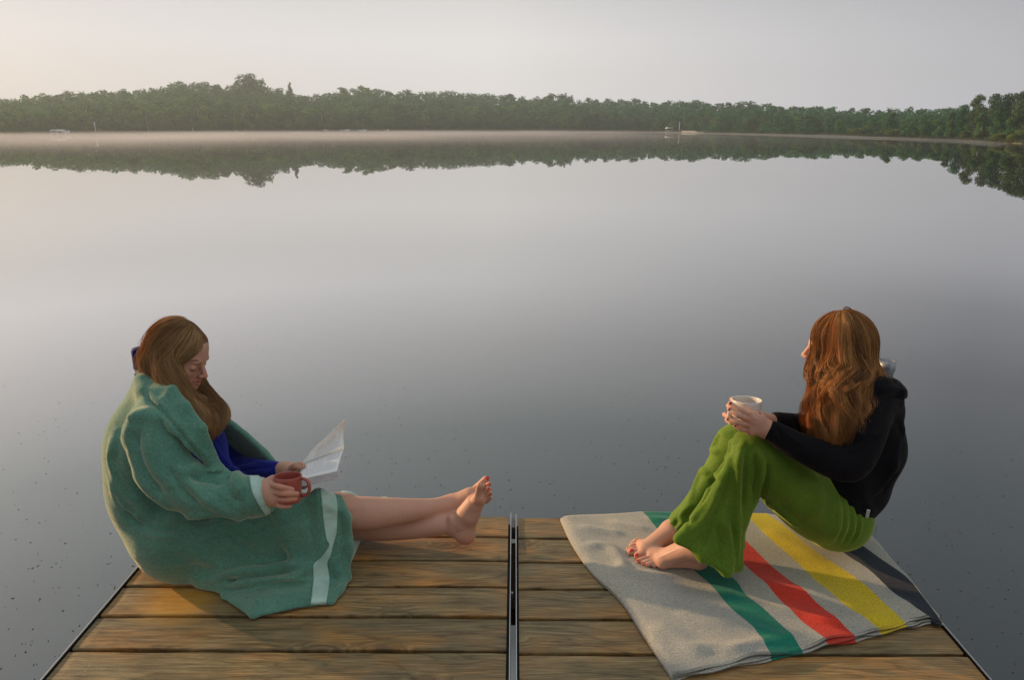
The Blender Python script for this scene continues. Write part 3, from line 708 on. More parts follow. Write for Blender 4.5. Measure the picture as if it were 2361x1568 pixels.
def section(side):
    sg = 1 if side == 'right' else -1
    e = empty('dock_section', ((.62 if sg > 0 else -.62), .8, -.2), 'right half of the wooden dock, carrying the striped blanket' if sg > 0 else 'left half of the wooden dock, carrying the woman wrapped in green', 'dock')
    x_in, x_out = (.0135, 1.2255) if sg > 0 else (-.0225, -1.2165)
    back = BACK - (.010 if sg > 0 else 0); a, b_ = sorted((x_in, x_out))
    for i in range(24): plank(a, b_, back - i * PIT, e, i + (50 if sg > 0 else 0))
    y0 = back - 24 * PIT
    ri = MB(); xr = .0055 if sg > 0 else -.0130
    ri.box(xr - .0012, xr + .0012, y0, back + .012, -.14, .003); ro_ = ri.build('inner_rail', DARK, e); ri = MB(); ri.box(xr - .0011, xr + .0011, y0, back + .013, .003, .007); ri.build('bright_edge', EDGE, ro_)
    xo = 1.2335 if sg > 0 else -1.2245
    ro = MB(); ro.box(xo - .0012, xo + .0012, y0, back + .012, -.14, .001); ro.box(min(xo, xo - sg * .02), max(xo, xo - sg * .02), y0, back + .01, -.14, -.137); ro_ = ro.build('outer_rail', DARK, e); ro = MB(); ro.box(xo - .0013, xo + .0013, y0, back + .013, .001, .0045); ro.build('bright_edge', EDGE, ro_)
    fr = MB()
    for q in (.08, .5, .92):
        xc = a + (b_ - a) * q; fr.box(xc - .02, xc + .02, y0, back - .02, -.135, -.0385)
    fr.box(a, b_, back - .006, back - .0005, -.135, -.04); fr.box(a, b_, y0, y0 + .03, -.135, -.04)
    fr.box(*((-.0232, -.0146) if sg < 0 else (.0070, .0142)), y0, back - .007, -.0365, -.030); fr.box(*((-.0300, -.0146) if sg < 0 else (.0070, .0200)), y0, back - .008, -.135, -.0395)  # added dark strips close the plank-end gap so it reads as shaded
    fr.build('frame', DARK, e)
    for yy, hh in ((2.435, None), (-.6, .4)):
        xp = 1.293 if sg > 0 else -1.300
        h = (.600 if sg > 0 else .60) if hh is None else hh
        p = MB()
        if sg > 0 or hh: p.lathe([(.0245, WZ - 2.5), (.0245, h - .035), (.028, h - .035), (.028, h), (.0225, h), (.0225, h - .12), (.0001, h - .12)], (xp, yy, 0), 28)
        else: p.lathe([(.021, WZ - 2.5), (.021, h)], (xp, yy, 0), 28)
        po = p.build('post', PIPE if sg > 0 else mat('pale_post', (.48, .46, .36), .5), e, smooth=True)
        if sg < 0 and not hh:
            c = MB(); r_ = .0275; c.lathe([(r_ - .002, h - .115), (r_, h - .112), (r_, h + .035), (r_ - .004, h + .042), (.001, h + .045)], (xp, yy, 0), 28); c.build('cap', mat('blue_plastic', (.003, .008, .10), .7, Specular_IOR_Level=.15), po, smooth=True)
            c = MB(); c.lathe([(r_ + .0008, h - .045), (r_ + .0008, h - .03)], (xp, yy, 0), 28); c.build('white_band', white, po, smooth=True)
        br = MB(); br.box(min(xo, xp) + .002 * sg, max(xo, xp), yy - .05, yy - .02, -.12, -.03); br.box(xp - .034, xp + .034, yy - .034, yy + .034, -.13, -.02); br.build('bracket', PIPE if sg > 0 else DARK, e)
    return e
section('left'); section('right')
e = empty('dock_connector', (-.0035, 2.0, -.1), 'rusty hinge hardware and dark filler bars in the slot between the dock halves', 'connector')
m = MB(); m.box(-.0112, .0038, 1.98, 2.36, -.135, -.075); m.box(-.0112, .0038, -1.0, 1.5, -.135, -.06); m.build('dark_slot_bar', mat('rusty_iron', (.09, .05, .03), .7, Metallic=.4), e)  # far bar is hardware; near bar added to darken the slot like shade
m = MB(); m.box(-.0112, .0038, 2.362, 2.428, -.06, -.012); m.build('end_block', mat('pale_plate', (.3, .27, .25), .4, Metallic=.5), e)
m = MB(); m.lathe([(.0001, .006), (.0045, .005), (.0052, 0), (.0052, -.012), (.0001, -.012)], (-.0075, 1.995, -.03), 12); m.build('bolt', EDGE, e)
# ---------------------------------------------------------------- people: shared parts
def skin_mat(name, c1, c2):
    m = mat(name, c1, .56); n, l, b = nt(m); v = mapping(n, l, (1, 1, 1)); a = noise(n, l, 14, 4, vec=v); f = noise(n, l, 220, 3, vec=v)
    c = mixc(n, l, a.outputs[0], c1, c2)
    at = N(n, 'ShaderNodeAttribute', attribute_name='tint'); c = mixc(n, l, 1.0, c, at.outputs['Color'], 'MULTIPLY'); l.new(c, b.inputs['Base Color'])
    b.inputs['Subsurface Weight'].default_value = .12; b.inputs['Subsurface Radius'].default_value = (.02, .008, .004); b.inputs['Subsurface Scale'].default_value = .5
    b.inputs['Specular IOR Level'].default_value = .35
    bump(n, l, f.outputs[0], .12, .001, b); return m
SKIN = skin_mat('skin', (.52, .27, .19), (.60, .335, .24))
def set_tint(o, V, spots):
    me = o.data; at = me.attributes.new('tint', 'FLOAT_COLOR', 'POINT'); C = np.ones((len(V), 4), np.float32)
    for c, r_, colr in spots:
        d = np.linalg.norm(V - np.array(c), axis=1) / r_; w = np.clip(1.3 - d, 0, 1)[:, None]; w = w * w * (3 - 2 * w)
        C[:, :3] = C[:, :3] * (1 - w) + np.array(colr) * w * C[:, :3]
    at.data.foreach_set('color', C.reshape(-1))
p_ell0, p_cone0 = p_ell, p_cone; HS = .91
def head(C, fwd, up):
    f = np.array(fwd, float); f /= np.linalg.norm(f); u = np.array(up, float); u -= f * (u @ f); u /= np.linalg.norm(u); s = np.cross(f, u)
    M = np.array([f, s, u]); L = lambda a, b, c: C + HS * (a * f + b * s + c * u); p = []
    def p_ell(c, r, M=None, k=.02): return p_ell0(c, tuple(q * HS for q in r), M, k)
    def p_cone(a, b_, ra, rb, k=.02): return p_cone0(a, b_, ra * HS, rb * HS, k)
    p += [p_ell(L(-.010, 0, .018), (.088, .073, .090), M, .02), p_ell(L(.028, 0, -.03), (.058, .056, .078), M, .02), p_ell(L(.050, 0, .03), (.043, .057, .05), M, .02)]
    for q in (-1, 1):
        p += [p_cone(L(-.012, q * .052, -.045), L(.066, q * .016, -.088), .021, .017, .02), p_ell(L(.056, q * .034, -.038), (.024, .022, .026), M, .015),
              p_ell(L(-.006, q * .074, -.022), (.016, .009, .030), M, .006)]
    p += [p_ell(L(.077, 0, -.088), (.017, .019, .016), M, .014), p_cone(L(.083, -.028, .006), L(.083, .028, .006), .011, .011, .014)]
    for q in (-1, 1): p += [sub(p_ell(L(.099, q * .031, -.014), (.016, .017, .011), M, .012))]
    for q in (-1, 1): p += [p_ell(L(.0745, q * .031, -.016), (.0145, .0150, .0125), M, .003)]
    p += [p_cone(L(.087, 0, .002), L(.108, 0, -.036), .0065, .0085, .009), p_ell(L(.112, 0, -.043), (.0095, .0095, .0085), M, .006)]
    for q in (-1, 1): p += [p_ell(L(.1025, q * .0105, -.046), (.0095, .006, .0065), M, .004)]
    p += [p_cone(L(.088, 0, -.055), L(.090, 0, -.063), .010, .010, .010), p_cone(L(.0885, -.015, -.0665), L(.098, 0, -.0635), .0045, .0058, .004), p_cone(L(.098, 0, -.0635), L(.0885, .015, -.0665), .0058, .0045, .004),
          p_cone(L(.088, -.012, -.0755), L(.0955, 0, -.0760), .005, .0068, .005), p_cone(L(.0955, 0, -.0760), L(.088, .012, -.0755), .0068, .005, .005),
          sub(p_cone(L(.1035, -.002, -.0697), L(.1035, .002, -.0697), .0022, .0022, .003)), sub(p_cone(L(.097, 0, -.0692), L(.091, .021, -.0712), .0022, .0014, .002)), sub(p_cone(L(.097, 0, -.0692), L(.091, -.021, -.0712), .0022, .0014, .002)),
          p_cone(L(-.028, 0, -.04), L(-.045, 0, -.13), .052, .050, .03)]
    return p, L, M
def strand_mesh(P, rad):
    """P: (n strands, m points, 3) thin three sided strands"""
    n_, m, _ = P.shape; T = np.gradient(P, axis=1); T /= np.linalg.norm(T, axis=2, keepdims=True) + 1e-9
    ref = np.array([.31, .87, .39]); A = np.cross(T, ref); A /= np.linalg.norm(A, axis=2, keepdims=True) + 1e-9; B = np.cross(T, A)
    rr = np.asarray(rad)[:, None, None] * np.interp(np.linspace(0, 1, m), [0, .08, .7, 1], [.6, 1, .8, .15])[None, :, None]
    V = np.stack([P + rr * (A * math.cos(q) + B * math.sin(q)) for q in (0, 2.094, 4.189)], 2).reshape(-1, 3)
    i = np.arange(n_)[:, None, None] * m * 3; j = np.arange(m - 1)[None, :, None] * 3; k = np.arange(3)[None, None, :]; b0 = i + j
    F = np.stack([b0 + k, b0 + (k + 1) % 3, b0 + 3 + (k + 1) % 3, b0 + 3 + k], -1).reshape(-1, 4)
    return V, F
def sdf_at(prims, P):
    F = np.full(P.shape[:-1], .05)
    for f, a, b, k in prims:
        d = f(P); ka = abs(k) + 1e-6
        if k > 0: hh = np.clip(ka - np.abs(F - d), 0, None) / ka; F = np.minimum(F, d) - hh * hh * ka * .25
        else: d = -d; hh = np.clip(ka - np.abs(F - d), 0, None) / ka; F = np.maximum(F, d) + hh * hh * ka * .25
    return F
def comb(P, prims, lo, hi, g, pull=.045, extra=0):
    """lay strands on the hair mass, a few millimetres proud of it"""
    tgt = g.uniform(lo, hi, (len(P), 1)) + np.zeros(P.shape[:2]) + extra
    for _ in range(3):
        d = sdf_at(prims, P); e = 1e-3
        gr = np.stack([sdf_at(prims, P + np.eye(3)[t] * e) - d for t in range(3)], -1); gr /= np.linalg.norm(gr, axis=-1, keepdims=True) + 1e-9
        mv = np.where(d < tgt, tgt - d, np.where(d < tgt + pull, (tgt - d) * .8, 0)); P = P + gr * mv[..., None]
    for _ in range(3): P[:, 1:-1] = P[:, 1:-1] * .5 + (P[:, :-2] + P[:, 2:]) * .25
    return P
def hair_strands(guides, n_, m, spread, wave, seed, rad=(.0004, .0009), clump=26, frizz=.0, prims=None, lift=(.0, .004), tight=.08, lock=.006):
    """guides: list of (k,3) curves, neighbours are blended; grouped in locks"""
    g = np.random.default_rng(seed); Gd = np.array([spline(c, m) for c in guides]); t = np.linspace(0, 1, m)[None, :, None]; k = len(Gd)
    cl = g.uniform(0, k - 1.0001, clump * (k - 1)); co = g.normal(size=(len(cl), 3)) * spread * .7; cp = g.uniform(0, 6.28, (len(cl), 4)); cr = g.uniform(.6, 1.5, len(cl))
    ci = g.integers(0, len(cl), n_); u = np.clip(cl[ci] + g.normal(size=n_) * tight, 0, k - 1.0001); i = u.astype(int); w = (u - i)[:, None, None]
    P = Gd[i] * (1 - w) + Gd[i + 1] * w
    env = np.interp(t, [0, .15, 1], [.35, 1, 1.15])
    off = co[ci][:, None, :] + g.normal(size=(n_, 1, 3)) * spread * np.interp(t, [0, .5, 1], [1, .45, .6])
    ph = cp[ci]; A = wave * cr[ci][:, None]
    wv = np.stack([A * np.sin(t[..., 0] * 6.28 * (2.2 + .6 * np.sin(ph[:, :1])) + ph[:, 1:2]), .6 * A * np.sin(t[..., 0] * 6.28 * 2.6 + ph[:, 2:3]), .35 * A * np.sin(t[..., 0] * 6.28 * 3.1 + ph[:, 3:4])], -1) * np.interp(t, [0, .35, .6, 1], [0, .15, .9, 1.3])
    fz = np.cumsum(g.normal(size=(n_, m, 3)), axis=1) * frizz * t
    cut = g.uniform(.78, 1.0, n_)
    if prims is not None: lk = g.uniform(0, 1, len(cl)) ** 2 * lock; P = comb(P + off * env, prims, lift[0], lift[1], g, extra=lk[ci][:, None] * np.interp(np.linspace(0, 1, m), [0, .25, 1], [.1, .6, 1])[None, :]); P = P + wv + fz
    else: P = P + off * env + wv + fz
    ts = np.linspace(0, 1, m); Pn = np.empty_like(P)
    for q in range(n_):
        for c in range(3): Pn[q, :, c] = np.interp(ts * cut[q], ts, P[q, :, c])
    V_, F_ = strand_mesh(Pn, g.uniform(rad[0], rad[1], n_)); sh = np.clip(.62 * g.uniform(0, 1, len(cl))[ci] + .38 * g.uniform(0, 1, n_), 0, 1)
    return V_, F_, np.repeat(sh, m * 3)
def hair_mat(name, stops, rough=.38):
    m = mat(name, stops[0], rough); n, l, b = nt(m); ge = N(n, 'ShaderNodeAttribute', attribute_name='shade'); r0 = ramp(n, [(i / (len(stops) - 1), c) for i, c in enumerate(stops)]); l.new(ge.outputs['Fac'], r0.inputs[0])
    l.new(r0.outputs[0], b.inputs['Base Color']); b.inputs['Specular IOR Level'].default_value = .5
    tr = N(n, 'ShaderNodeBsdfTranslucent'); l.new(mixc(n, l, 1.0, r0.outputs[0], (1.4, 1.12, .85), 'MULTIPLY'), tr.inputs[0]); ms = N(n, 'ShaderNodeMixShader'); ms.inputs[0].default_value = .42
    l.new(b.outputs[0], ms.inputs[1]); l.new(tr.outputs[0], ms.inputs[2]); l.new(ms.outputs[0], n['Material Output'].inputs[0]); return m
def cat(*VF):
    V = []; F = []; k = 0
    for v, f, _ in VF: V.append(v); F.append(np.asarray(f) + k); k += len(v)
    return np.concatenate(V), np.concatenate(F), np.concatenate([q[2] for q in VF])
def hair_obj(parts, m, parent):
    V, F, sh = cat(*parts); o = mk('strands', V, F, m, parent); at = o.data.attributes.new('shade', 'FLOAT', 'POINT'); at.data.foreach_set('value', sh.astype(np.float32)); return o
NAIL = mat('red_nail_polish', (.62, .02, .03), .2); DNAIL = mat('dark_nail_polish', (.16, .01, .025), .2)
def nail(tree, x, y, w, h, m, parent, name='nail', ang=0, zref=2.1):
    c, n_ = hit(tree, x, y, zref); ca, sa_ = math.cos(ang), math.sin(ang); V = []; F = []
    r_ = Vector(ray(x, y)); sc = (Vector(c) - CAM).length / FPX * .96
    X = Vector(CM @ Vector((1, 0, 0))); Y = Vector(CM @ Vector((0, 1, 0))); nn = Vector(n_)
    a = (X * ca + Y * sa_); a = (a - nn * a.dot(nn)).normalized(); b_ = nn.cross(a)
    m_ = 12
    for k, (q, lift) in enumerate(((1, -.0006), (.85, .0007), (.4, .0012))):
        for t in range(m_):
            th = 2 * math.pi * t / m_; cu = abs(math.cos(th)) ** .6 * math.copysign(1, math.cos(th)); cv = abs(math.sin(th)) ** .6 * math.copysign(1, math.sin(th))
            V.append(Vector(c) + a * cu * w * sc * q + b_ * cv * h * sc * q + nn * lift)
    V.append(Vector(c) + nn * .0013)
    for k in range(2): F += [[k * m_ + t, k * m_ + (t + 1) % m_, (k + 1) * m_ + (t + 1) % m_, (k + 1) * m_ + t] for t in range(m_)]
    F += [[2 * m_ + t, 2 * m_ + (t + 1) % m_, 3 * m_] for t in range(m_)]
    return mk(name, [tuple(v) for v in V], F, m, parent)

# ---------------------------------------------------------------- the woman on the left
PL = empty('person', (-1.05, 2.17, 0), 'person wrapped in a green blanket, reading, bare legs stretched along the dock', 'person')
CL = Q(411, 813, 2.16)
hp, HL, HM = head(CL, (.925, -.16, -.335), (.33, 0.03, .94))
h = hp
K = .012
nb = Q(385, 925, 2.16)
h += [p_cone(HL(-.04, 0, -.10), nb, .052, .06, .03), p_cone(nb, Q(385, 1030, 2.16), .09, .115, .05), p_cone(Q(385, 1030, 2.16), Q(400, 1215, 2.16), .115, .12, .05)]
h += chain([Q(375, 965, 2.02), Q(430, 1120, 1.97), Q(600, 1128, 1.965)], [.055, .045, .029], .03)          # near arm
h += chain([Q(400, 960, 2.30), Q(520, 1090, 2.33), Q(665, 1085, 2.13)], [.055, .043, .027], .03)          # far arm
# near hand round the mug
MUGZ = 1.935
h += [p_cone(Q(606, 1130, 1.955), Q(640, 1138, 1.925), .030, .029, .02), p_cone(Q(612, 1152, 1.95), Q(640, 1150, 1.915), .024, .024, .015)]
for a, b_, c, r_ in (((628, 1118, 1.915), (650, 1124, 1.882), (673, 1129, 1.892), .0082), ((632, 1134, 1.908), (656, 1139, 1.876), (684, 1139.5, 1.894), .0086),
                     ((636, 1149, 1.908), (658, 1153, 1.877), (681, 1150.5, 1.893), .0082), ((634, 1162, 1.915), (650, 1168, 1.888), (668, 1168, 1.893), .0072)):
    h += chain([Q(*a), Q(*b_), Q(*c)], [r_ * 1.08, r_, r_ * .9], .004)
h += chain([Q(612, 1118, 1.95), Q(626, 1104, 1.975), Q(640, 1102, 1.99)], [.013, .0095, .0085], .008)
# far hand holding the book
h += [p_cone(Q(655, 1086, 2.14), Q(680, 1090, 2.10), .026, .022, .015)]
for a, b_, c in (((672, 1078, 2.10), (680, 1073, 2.08), (694, 1069.5, 2.075)), ((670, 1083, 2.10), (685, 1077, 2.07), (700, 1075, 2.085)), ((676, 1092, 2.12), (695, 1108, 2.13), (716, 1112, 2.13)), ((674, 1100, 2.13), (692, 1116, 2.14), (712, 1119, 2.14)), ((672, 1105, 2.13), (686, 1121, 2.14), (702, 1124, 2.14))):
    h += chain([Q(*a), Q(*b_), Q(*c)], [.009, .0082, .0075], .004)
# legs
h += chain([Q(420, 1235, 2.10), Q(750, 1180, 2.13), Q(800, 1184, 2.145), Q(850, 1184, 2.16), Q(900, 1181, 2.18), Q(950, 1177, 2.21), Q(1000, 1172, 2.24), Q(1036, 1163, 2.27)], [.085, .060, .0565, .0535, .047, .039, .033, .031], .02)
h += chain([Q(440, 1240, 2.25), Q(760, 1195, 2.27), Q(820, 1210, 2.25), Q(880, 1214, 2.235), Q(930, 1215, 2.228), Q(980, 1214, 2.22), Q(1030, 1210, 2.212), Q(1055, 1210, 2.21)], [.08, .058, .051, .049, .044, .038, .0325, .031], .02)
# foot nearer the deck: heel, arch, ball, toes
h += [p_cone(Q(1050, 1216, 2.205), Q(1074, 1234, 2.20), .031, .0325, .02), p_cone(Q(1072, 1228, 2.2), Q(1086, 1190, 2.195), .030, .026, .02, ((0, 1, 0), 1.15)), p_cone(Q(1058, 1200, 2.20), Q(1090, 1160, 2.19), .027, .025, .02, ((0, 1, 0), 1.3)),
      p_cone(Q(1086, 1186, 2.2), Q(1106, 1152, 2.20), .024, .021, .02, ((0, 1, 0), 1.6)), p_ell(Q(1103, 1150, 2.172), (.019, .02, .02), None, .012), p_cone(Q(1040, 1196, 2.19), Q(1046, 1222, 2.183), .010, .012, .014)]
for a, b_, c, r_ in (((1101, 1146, 2.168), (1104, 1132, 2.165), (1107, 1121, 2.162), .0125), ((1110, 1147, 2.186), (1115, 1131, 2.184), (1117, 1122, 2.182), .0088), ((1115, 1149, 2.200), (1122, 1136, 2.199), (1125, 1128, 2.198), .0084),
                     ((1119, 1153, 2.214), (1127, 1143, 2.214), (1130, 1137, 2.213), .008), ((1121, 1158, 2.228), (1128, 1152, 2.228), (1131, 1148, 2.228), .0075)):
    h += chain([Q(*a), Q(*b_), Q(*c)], [r_ * .95, r_ * .9, r_], .004)
# far foot
h += [p_cone(Q(1030, 1178, 2.275), Q(1050, 1186, 2.285), .03, .029, .02), p_cone(Q(1032, 1168, 2.275), Q(1082, 1141, 2.275), .029, .023, .02, ((0, 1, 0), 1.35)), p_cone(Q(1050, 1180, 2.285), Q(1098, 1142, 2.28), .022, .019, .02, ((0, 1, 0), 1.5))]
for a, b_, c, r_ in (((1096, 1127, 2.295), (1110, 1114, 2.295), (1120, 1106, 2.295), .0125), ((1100, 1134, 2.275), (1118, 1122, 2.272), (1127, 1117, 2.27), .0088), ((1102, 1140, 2.262), (1121, 1132, 2.258), (1129, 1130, 2.256), .0084),
                     ((1102, 1146, 2.25), (1121, 1141, 2.246), (1129, 1141, 2.244), .008)):
    h += chain([Q(*a), Q(*b_), Q(*c)], [r_ * .95, r_ * .9, r_], .004)
V, F = solid(h, .0026, 1, zmin=.004)
V = strokes(V, F, [([(1045, 1232), (1060, 1228), (1075, 1222)], .006, -.0016), ([(1078, 1232), (1090, 1222), (1100, 1210)], .004, -.001), ([(1082, 1224), (1092, 1214)], .004, -.001), ([(800, 1172), (850, 1165)], .02, .002)])
BL = mk('body', V, F, SKIN, PL)
set_tint(BL, V, [(HL(.094, -.008, -.070), .013, (.80, .52, .52)), (HL(.094, .008, -.070), .013, (.80, .52, .52)), (HL(.07, -.045, -.04), .03, (1.0, .80, .78)), (HL(.11, 0, -.04), .016, (1, .78, .76)), (Q(1105, 1121, 2.16), .015, (1, .80, .74)),
                 (Q(1075, 1245, 2.18), .03, (1, .78, .72)), (Q(1103, 1160, 2.16), .03, (1, .86, .80)), (Q(660, 1140, 1.88), .05, (1, .84, .80))])
TL = bvh(V, F)
for x, y, w, hh, a in ((1125.5, 1103, 5.5, 4.5, .6), (1130, 1117, 3, 2.6, .4), (1132, 1129, 2.6, 2.4, .2), (1132, 1141, 2.4, 2.2, .2), (1121, 1120, 2.5, 2.5, 0), (1128, 1127, 2.5, 2.5, 0)):
    nail(TL, x - 1, y, w, hh, NAIL, BL, 'toenail', a, 2.28)
browm = mat('brow_hair', (.11, .06, .03), .8); lashm = mat('lash_hair', (.05, .025, .015), .8)
nS = -1 if HM[1][1] > 0 else 1
def loc(a, b_, c): return proj(HL(a, b_ * nS, c))
v, f = patch(TL, [loc(.084, .016, .0105), loc(.080, .031, .0125), loc(.070, .046, .008)], [loc(.085, .016, .0075), loc(.080, .031, .0095), loc(.070, .046, .0065)], 3, 8, .0009, .0014); mk('eyebrow', v, f, browm, BL)
v, f = patch(TL, [loc(.084, .019, -.0215), loc(.088, .031, -.0245), loc(.080, .044, -.0205)], [loc(.084, .019, -.0228), loc(.088, .031, -.0262), loc(.080, .044, -.0222)], 3, 8, .0011, .0014); mk('eyelashes', v, f, lashm, BL)

# navy top
h = [p_cone(Q(400, 940, 2.17), Q(420, 1040, 2.16), .10, .128, .04), p_cone(Q(420, 1040, 2.16), Q(430, 1180, 2.15), .128, .135, .04), p_cone(Q(470, 1085, 2.12), Q(540, 1120, 2.10), .07, .05, .04)]
h += chain([Q(420, 950, 2.30), Q(530, 1075, 2.31), Q(640, 1091, 2.15)], [.062, .055, .036], .03)
h += chain([Q(380, 965, 2.03), Q(435, 1110, 1.99), Q(560, 1125, 1.98)], [.045, .040, .034], .03)
V, F = solid(h, .006, 2)
V = strokes(V, F, [([(505, 1080), (560, 1068), (620, 1060)], .012, -.006), ([(520, 1095), (580, 1082), (635, 1078)], .01, -.005), ([(490, 1020), (515, 1060), (545, 1090)], .014, .006), ([(560, 1055), (600, 1066), (636, 1070)], .009, .005)])
NAVY = cloth_mat('navy_fleece', (.006, .010, .13), (.010, .016, .20), .25, 700, .3, (.3, .35, 1))
mk('shirt', V, F, NAVY, PL)

# hair
HAIRL = hair_mat('light_brown_hair', [(.17, .09, .035), (.36, .21, .085), (.58, .38, .17), (.82, .58, .29)])
UNDER = mat('hair_mass', (.17, .085, .03), .6)
f_, s_, u_ = HM
h = [p_ell(HL(-.011, 0, .019), (.084, .071, .086), HM, .01), p_ell(HL(.035, 0, .035), (.050, .056, .052), HM, .01), p_ell(HL(-.045, 0, -.03), (.052, .072, .078), HM, .015), p_cone(HL(-.045, 0, -.06), Q(374, 905, 2.13), .056, .046, .02),
     p_cone(HL(.0, -.07, .0) if s_[1] > 0 else HL(.0, .07, .0), Q(405, 905, 2.065), .028, .035, .02), p_cone(Q(405, 905, 2.065), Q(455, 975, 2.02), .036, .034, .02), p_cone(Q(455, 975, 2.02), Q(478, 1000, 2.03), .034, .016, .02),
     p_cone(Q(452, 885, 2.22), Q(500, 955, 2.20), .026, .032, .02), p_cone(Q(500, 955, 2.20), Q(488, 985, 2.12), .03, .022, .03), p_cone(Q(425, 905, 2.13), Q(470, 975, 2.09), .052, .042, .03), p_cone(Q(470, 975, 2.09), Q(480, 1003, 2.07), .042, .016, .02)]
# keep the face clear
h.append(sub(p_ell(HL(.092, -.004, -.048), (.062, .060, .062), HM, .012))); HP = h
V, F = solid(h, .004, 2)
MH = mk('hair', V, F, UNDER, PL)
near = -1 if s_[1] > 0 else 1
def hs(a, b, c): return HL(a, b * near, c)
top0 = hs(.02, -.005, .126)
gN = [  # near side, from the nape forward
 [hs(-.03, .0, .128), hs(-.105, .015, .075), hs(-.125, .02, .0), hs(-.115, .02, -.055), Q(340, 892, 2.12)],
 [hs(-.02, .01, .129), hs(-.085, .055, .08), hs(-.105, .07, .0), hs(-.095, .065, -.06), Q(352, 905, 2.08)],
 [hs(-.01, .01, .129), hs(-.05, .078, .075), hs(-.068, .09, .0), hs(-.06, .085, -.065), Q(375, 915, 2.06)],
 [hs(.005, .01, .128), hs(-.015, .088, .065), hs(-.03, .097, -.005), Q(388, 890, 2.05), Q(418, 940, 2.03), Q(462, 1015, 2.015)],
 [hs(.02, .01, .125), hs(.015, .084, .062), hs(-.002, .093, -.01), Q(402, 890, 2.05), Q(438, 955, 2.02), Q(478, 1040, 2.01)],
 [hs(.035, .01, .120), hs(.045, .072, .062), hs(.028, .084, .0), Q(418, 885, 2.06), Q(452, 960, 2.03), Q(492, 1035, 2.03)],
]
gF = [
 [hs(.05, .005, .112), hs(.092, .035, .055), hs(.060, .077, .012), hs(.022, .088, -.03), Q(416, 893, 2.06), Q(450, 960, 2.04)],
 [hs(.05, -.01, .112), hs(.060, -.03, .07), hs(.035, -.068, .01), Q(455, 880, 2.22), Q(495, 935, 2.215), Q(505, 985, 2.16), Q(490, 1010, 2.10)],
 [hs(.04, -.03, .115), hs(.05, -.07, .04), hs(.025, -.08, -.02), Q(458, 900, 2.24), Q(508, 945, 2.22), Q(520, 975, 2.18), Q(500, 1005, 2.12)],
 [hs(.0, -.03, .125), hs(.0, -.09, .05), hs(-.01, -.09, -.03), Q(450, 910, 2.2), Q(490, 955, 2.18), Q(485, 1005, 2.1)],
]
gM = [gN[5], [hs(.04, .01, .118), hs(.055, .06, .06), hs(.035, .078, -.01), Q(428, 893, 2.055), Q(458, 955, 2.03), Q(482, 1008, 2.04)], [hs(.03, .0, .12), hs(.05, .04, .08), hs(.0, .04, -.08), Q(440, 905, 2.07), Q(468, 950, 2.04), Q(486, 1008, 2.05)], [hs(.03, .0, .12), hs(.05, .02, .08), hs(.0, .0, -.09), Q(452, 905, 2.10), Q(485, 955, 2.08), Q(494, 1005, 2.07)], gF[1]]
gB = [[hs(-.03, -.01, .126), hs(-.11, -.01, .07), hs(-.125, -.02, .0), hs(-.11, -.03, -.06), Q(362, 905, 2.2)], [hs(-.01, -.03, .125), hs(-.07, -.08, .06), hs(-.09, -.085, 0), hs(-.07, -.08, -.06), Q(385, 910, 2.25)]]
a1 = hair_strands(gN, 5200, 20, .0065, .0035, 1, frizz=.0005, prims=HP); a2 = hair_strands(gF[1:], 2400, 22, .012, .0035, 2, frizz=.0005, prims=HP); a3 = hair_strands(gB, 900, 16, .007, .003, 3, prims=HP)
a4 = hair_strands([gN[5], gF[0]], 1500, 20, .007, .003, 4, frizz=.0006, prims=HP); a5 = hair_strands(gN, 300, 22, .006, .006, 5, rad=(.0003, .0005), frizz=.0016, prims=HP, lift=(.002, .012)); a8 = hair_strands([[HL(.0, .07 * near, -.06), Q(425, 885, 2.045), Q(447, 930, 2.025), Q(468, 975, 2.01), Q(484, 1025, 2.02)], [Q(430, 880, 2.06), Q(445, 905, 2.05), Q(463, 945, 2.03), Q(480, 990, 2.02), Q(492, 1028, 2.03)], [Q(445, 888, 2.08), Q(460, 910, 2.07), Q(480, 950, 2.05), Q(492, 990, 2.04), Q(498, 1020, 2.05)]], 2600, 16, .006, .004, 8, prims=HP, lift=(.001, .006)); a7 = hair_strands(gM, 3200, 22, .008, .004, 7, frizz=.0006, prims=HP)
a6 = hair_strands([[hs(.05, .0, .10), hs(.098, .01, .055), hs(.112, .01, .015), hs(.106, .01, -.01)], [hs(.05, .0, .10), hs(.098, -.02, .05), hs(.106, -.02, .01), hs(.10, -.03, -.01)]], 40, 14, .004, .004, 6, rad=(.0003, .0005), frizz=.001)
a9 = hair_strands(gN + gB, 420, 24, .008, .006, 9, rad=(.0002, .0004), frizz=.0016, prims=HP, lift=(.003, .010))
hair_obj((a1, a2, a3, a4, a5, a7, a8, a9), HAIRL, MH)

# ---------------------------------------------------------------- green blanket round her
GB = empty('blanket', (-1.0, 2.0, 0), 'green wool blanket with pale satin edging wrapped round the reading woman', 'blanket')
k1 = .045
h = chain([Q(352, 938, 2.13), Q(338, 1010, 2.12), Q(340, 1080, 2.11), Q(352, 1150, 2.10), Q(405, 1235, 2.08)], [.075, .118, .125, .128, .125], k1)
h += [p_cone(Q(350, 925, 2.2), Q(350, 1000, 2.25), .07, .10, k1), p_cone(Q(350, 1000, 2.25), Q(400, 1220, 2.25), .10, .12, k1)]
h += chain([Q(365, 955, 2.03), Q(352, 1000, 1.99), Q(385, 1085, 1.955), Q(455, 1135, 1.94), Q(530, 1142, 1.94), Q(588, 1148, 1.955)], [.065, .076, .078, .070, .064, .057], .055)
h += chain([Q(405, 1240, 2.06), Q(430, 1290, 2.05), Q(520, 1290, 2.05), Q(640, 1275, 2.07), Q(745, 1260, 2.10)], [.12, .078, .075, .072, .055], .05)
